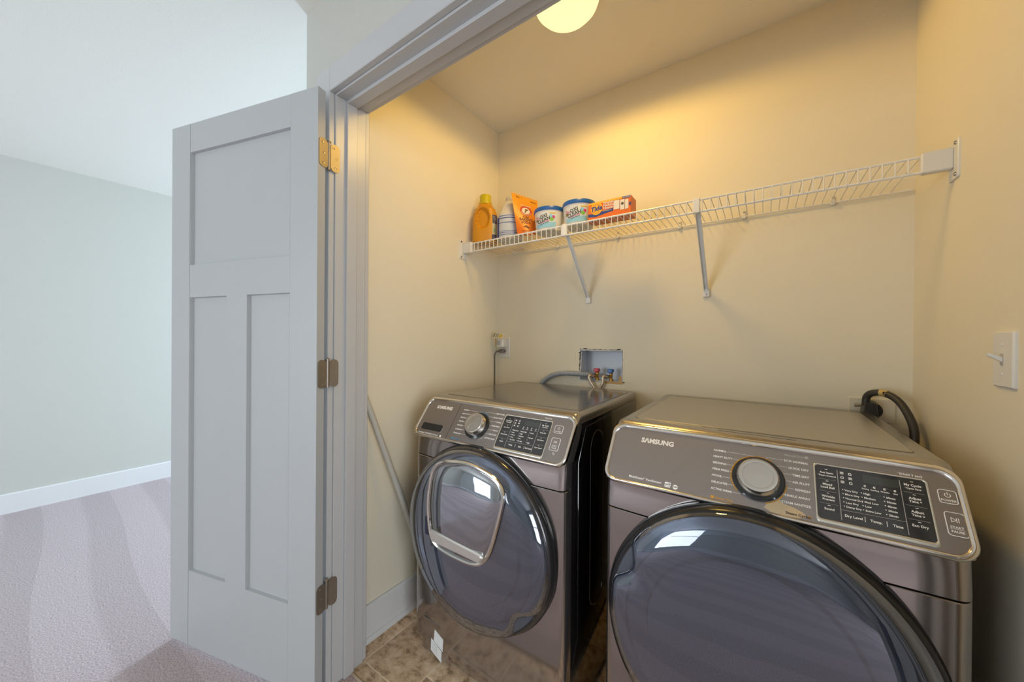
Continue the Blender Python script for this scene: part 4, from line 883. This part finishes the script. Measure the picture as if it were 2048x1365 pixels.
# recessed water box with hot and cold valves
vb = thing('water_supply_box', 'recessed white washer supply box cut into the back wall above the washing machine', 'valve box', (-0.658, YB, 1.09))
box_m = mat('box_plastic', (0.60, 0.64, 0.70), 0.4)
b = MB(); dp = 0.092
b.box((BX0, YB, BZ0), (BX0+0.003, YB+dp, BZ1)); b.box((BX1-0.003, YB, BZ0), (BX1, YB+dp, BZ1)); b.box((BX0, YB, BZ0), (BX1, YB+dp, BZ0+0.003)); b.box((BX0, YB, BZ1-0.003), (BX1, YB+dp, BZ1)); b.box((BX0, YB+dp-0.003, BZ0), (BX1, YB+dp, BZ1))
b.build('box_shell', box_m, vb, False)
def ragged(mb, p0, p1, amp, wd, n):
    p0, p1 = Vector(p0), Vector(p1); t_ = (p1-p0).normalized(); nr = Vector((-t_.z, 0, t_.x)); q0 = []; q1 = []
    for i in range(n+1):
        p = p0.lerp(p1, i/n)+nr*random.uniform(-amp, amp); k = wd*random.uniform(0.2, 1.0)
        q0.append(p-nr*k); q1.append(p+nr*k)
    mb.loft([q0+[v for v in reversed(q1)], [v+Vector((0, -0.0012, 0)) for v in q0]+[v+Vector((0, -0.0012, 0)) for v in reversed(q1)]])
b = MB(); yy = YB+0.0002
ragged(b, (BX0-0.001, yy, BZ0+0.05), (BX0+0.002, yy, BZ1-0.012), 0.0012, 0.0026, 16); ragged(b, (BX0, yy, BZ1), (BX1, yy, BZ1), 0.0008, 0.0016, 24); ragged(b, (BX1, yy, BZ0), (BX1, yy, BZ1), 0.0006, 0.0011, 18); ragged(b, (BX0+0.01, yy, BZ0-0.001), (BX1, yy, BZ0-0.001), 0.0006, 0.0009, 18)
for x, z, w_ in ((BX0+0.030, BZ1+0.003, 0.012), (BX1-0.018, BZ1+0.002, 0.010), (BX0-0.001, BZ1-0.018, 0.006), (BX1+0.006, BZ0+0.004, 0.006)): b.prism(rpoly([(x-w_, z-0.002), (x+w_, z-0.0025), (x+w_*0.8, z+0.002), (x-w_*0.7, z+0.0025)], 0.001, 2), (0, yy, 0), X_, Z_, (0, -1, 0), 0, 0.0012)
b.build('cut_edge', dark_hole, vb, False)
b = MB(); ragged(b, (BX0+0.004, yy, BZ1-0.005), (BX1-0.004, yy, BZ1-0.004), 0.0006, 0.0035, 20); ragged(b, (BX0+0.006, yy, BZ0+0.05), (BX0+0.010, yy, BZ1-0.015), 0.001, 0.0035, 14); b.build('gypsum_edge', mat('gypsum', (0.62, 0.60, 0.55), 0.8), vb, False)
wood = mat('raw_pine', (0.55, 0.34, 0.12), 0.6)
b = MB(); b.box((BX0+0.12, YB-0.0015, BZ0-0.006), (BX1+0.002, YB+0.004, BZ0+0.004), 0.001); b.box((BX1-0.018, YB+0.002, BZ0+0.003), (BX1-0.004, YB+0.030, BZ0+0.030), 0.001); b.build('wood_edge', wood, vb, False)
brass = mat('brass', (0.62, 0.38, 0.10), 0.3, 1.0)
for nm, x, m_ in (('hot_valve', -0.684, mat('red_handle', (0.50, 0.012, 0.02), 0.35)), ('cold_valve', -0.613, mat('blue_handle', (0.01, 0.10, 0.36), 0.35))):
    b = MB(); yv = YB+0.030
    b.lathe([(0.010, 0), (0.010, 0.010), (0.007, 0.012), (0.007, 0.030), (0.009, 0.032), (0.009, 0.040), (0.004, 0.043)], (x, yv, BZ0+0.003), n=14); b.tube([(x, yv, BZ0+0.026), (x-0.012, yv-0.030, BZ0+0.024)], 0.008, 12); v_ = b.build('valve', brass, vb)
    b = MB(); b.box((x-0.013, yv-0.022, BZ0+0.046), (x+0.013, yv+0.006, BZ0+0.063), 0.003); b.box((x-0.006, yv-0.020, BZ0+0.040), (x+0.006, yv-0.002, BZ0+0.048), 0.002); b.build('valve_handle', m_, v_, False)
braid = mat('braided_steel', (0.62, 0.55, 0.46), 0.4, 0.9, bump=(900, 0.6, 0.0008))
b0 = BZ0+0.024
for i, (xa, xb) in enumerate(((-0.697, -0.676), (-0.626, -0.655))):
    hs = thing('supply_hose', ('braided steel supply hose under the red valve handle', 'braided steel supply hose under the blue valve handle')[i], 'hose', (xa, YB-0.01, b0), 'braided water hoses')
    pth = bez([(xa, YB-0.002, b0), (xa-0.007, YB-0.016, b0+0.006), (xa-0.010, YB-0.024, b0-0.004), (xa*0.8+xb*0.2-0.004, YB-0.024, b0-0.028), (xb, YB-0.020, b0-0.075), (xb, YB-0.0165, b0-0.22)], 8)
    b = MB(); b.tube(pth, 0.0068, 12); b.build('braided_hose', braid, hs)
    b = MB(); b.lathe([(0.010, 0), (0.0105, 0.002), (0.0105, 0.011), (0.008, 0.012)], (xa+0.001, YB+0.008, b0+0.001), (-0.3, -0.95, 0), (0, 0, 1), 6); b.build('hose_nut', mat('nut_steel', (0.30, 0.27, 0.24), 0.35, 1.0), hs)
dh = thing('drain_hose', 'grey corrugated drain hose arching from the supply box down behind the washing machine', 'hose', (-0.85, YB-0.02, 1.04))
pth = bez([(-0.700, YB+0.040, 1.038), (-0.735, YB+0.004, 1.042), (-0.800, YB-0.020, 1.046), (-0.875, YB-0.022, 1.040), (-0.935, YB-0.021, 1.018), (-0.985, YB-0.019, 0.975), (-1.02, YB-0.017, 0.90), (-1.03, YB-0.016, 0.70)], 26)
b = MB(); b.tube(pth, 0.0125, 12, rf=lambda i: (0.0130 if i % 4 < 2 else 0.0117)); b.build('corrugated_hose', mat('grey_hose', (0.33, 0.36, 0.41), 0.45), dh, ang=80)

# dryer receptacle, plug and heavy cord
px, pz = 0.309, 0.985
po = thing('dryer_outlet', 'white sideways outlet plate on the back wall behind the dryer', 'outlet', (px, YB, pz))
b = MB(); b.prism(rrect(px-0.059, pz-0.041, px+0.059, pz+0.041, 0.004, 3), (0, YB, 0), X_, Z_, (0, -1, 0), 0, 0.006, 0.003); b.build('cover_plate', mat('cream_plastic', (0.68, 0.63, 0.50), 0.35), po)
b = MB(); b.lathe([(0.027, 0), (0.027, 0.005)], (px, YB-0.005, pz), (0, -1, 0), (1, 0, 0), 28); b.build('receptacle', black_plastic, po)
dc_ = thing('power_cable', 'thick black dryer cord with a chunky plug looping beside the right wall', 'cord', (px, YB-0.03, pz))
b = MB(); pxl = 0.296
def pl_loop(y, k, dz=0.0): return [(pxl+a*k, y, pz+0.004+c*k+dz) for a, c in rpoly([(-0.020, -0.034), (0.024, -0.034), (0.017, 0.030), (-0.013, 0.032)], 0.005, 3)]
b.loft([pl_loop(YB-0.0104, 0.85), pl_loop(YB-0.016, 1.0), pl_loop(YB-0.050, 1.0), pl_loop(YB-0.060, 0.86)]); b.build('plug', black_plastic, dc_)
cp_ = bez([(0.288, 1.675, 1.006), (0.290, 1.672, 1.034), (0.302, 1.662, 1.049), (0.326, 1.645, 1.052), (0.350, 1.62, 1.036), (0.366, 1.59, 1.00), (0.374, 1.565, 0.955), (0.370, 1.55, 0.90), (0.367, 1.548, 0.87)], 9)
b = MB(); b.tube(cp_, 0.0105, 14); cd = b.build('cord', cord_black, dc_)
b = MB(); b.tube(cp_[24:30], 0.0114, 14); b.build('cord_tag', mat('cord_tag_yellow', (0.58, 0.40, 0.14), 0.55), cd)
b = MB(); q = cp_[27]; b.box((q.x-0.006, q.y-0.0128, q.z-0.003), (q.x+0.002, q.y-0.0105, q.z+0.006)); b.build('cord_tag_mark', dark_ink, cd, False)
b = MB(); b.lathe([(0.004, 0), (0.004, 0.010), (0.0055, 0.011), (0.0055, 0.015)], (pxl-0.018, 1.69, pz+0.016), (-1, 0, 0), (0, 1, 0), 12); b.build('clamp_screw', screw_m, dc_)

# light switch on the right wall
sy, sz = 1.166, 1.184
sw = thing('light_switch', 'white toggle light switch on the right closet wall', 'switch', (XR, sy, sz))
b = MB(); b.prism(rrect(sy-0.0385, sz-0.057, sy+0.0385, sz+0.057, 0.004, 3), (XR, 0, 0), (0, 1, 0), Z_, (-1, 0, 0), 0, 0.0065, 0.003); sp_ = b.build('cover_plate', white_plastic, sw)
b = MB(); b.box((XR-0.0075, sy-0.005, sz-0.012), (XR-0.006, sy+0.005, sz+0.012)); b.build('toggle_slot', mat('slot_grey', (0.45, 0.42, 0.37), 0.4), sp_, False)
b = MB(); b.loft([[(XR-0.006, sy+a*0.0042, sz-0.001+c*0.005) for a, c in ((-1, -1), (1, -1), (1, 1), (-1, 1))], [(XR-0.026, sy+a*0.0030, sz+0.010+c*0.003) for a, c in ((-1, -1), (1, -1), (1, 1), (-1, 1))]]); b.build('toggle', white_plastic, sp_, False)
for dz in (0.030, -0.030): screw(sp_, (XR-0.0065, sy, sz+dz), (-1, 0, 0))

# pale pole leaning in the gap left of the washer
A = Vector((-1.2875, 0.810, 1.060)); B = Vector((-1.172, 1.150, 0.004))
pl_ = thing('leaning_pole', 'pale grey pole leaning in the gap between left wall and washing machine', 'pole', (B.x, B.y, 0))
b = MB(); b.tube([A, A.lerp(B, 0.5), B], 0.0125, 14); b.build('shaft', mat('grey_pole', (0.50, 0.48, 0.42), 0.4), pl_)
b = MB(); b.tube([B.lerp(A, 0.02), B], 0.0150, 14); b.build('pole_tip', white_plastic, pl_)
b = MB(); b.lathe([(0.0128, 0), (0.0128, 0.006), (0.008, 0.012), (0.0, 0.0135)], A, (A-B), (1, 0, 0), 14); b.build('pole_cap', MATS['grey_pole'], pl_)

# ceiling lamp
lx, ly_ = -0.572, 1.140
cl = thing('ceiling_lamp', 'round flush glass ceiling lamp glowing warm yellow in the closet', 'lamp', (lx, ly_, ZC))
b = MB(); b.lathe([(0.118, 0.0), (0.122, -0.006), (0.122, -0.022), (0.116, -0.026)], (lx, ly_, ZC), n=56); b.build('lamp_base', mat('lamp_base_cream', (0.66, 0.52, 0.32), 0.4), cl)
b = MB(); b.lathe([(0.114, -0.022), (0.115, -0.036), (0.108, -0.056), (0.092, -0.074), (0.066, -0.088), (0.034, -0.096), (0.0, -0.098)], (lx, ly_, ZC), n=56); b.build('lamp_shade', mat('glowing_glass', (0.9, 0.8, 0.5), 0.25, emit=((1.0, 0.92, 0.45), 0.95)), cl)
lp_ = bpy.data.lights.new('lamp_bulb', 'SPOT'); lp_.spot_size = math.radians(176); lp_.spot_blend = 0.06; lp_.shadow_soft_size = 0.10; lp_.energy = 20.5; lp_.color = (1.0, 0.61, 0.13)
lo = bpy.data.objects.new('lamp_bulb', lp_); COL.objects.link(lo); lo.location = (lx+0.05, ly_+0.03, ZC-0.112)
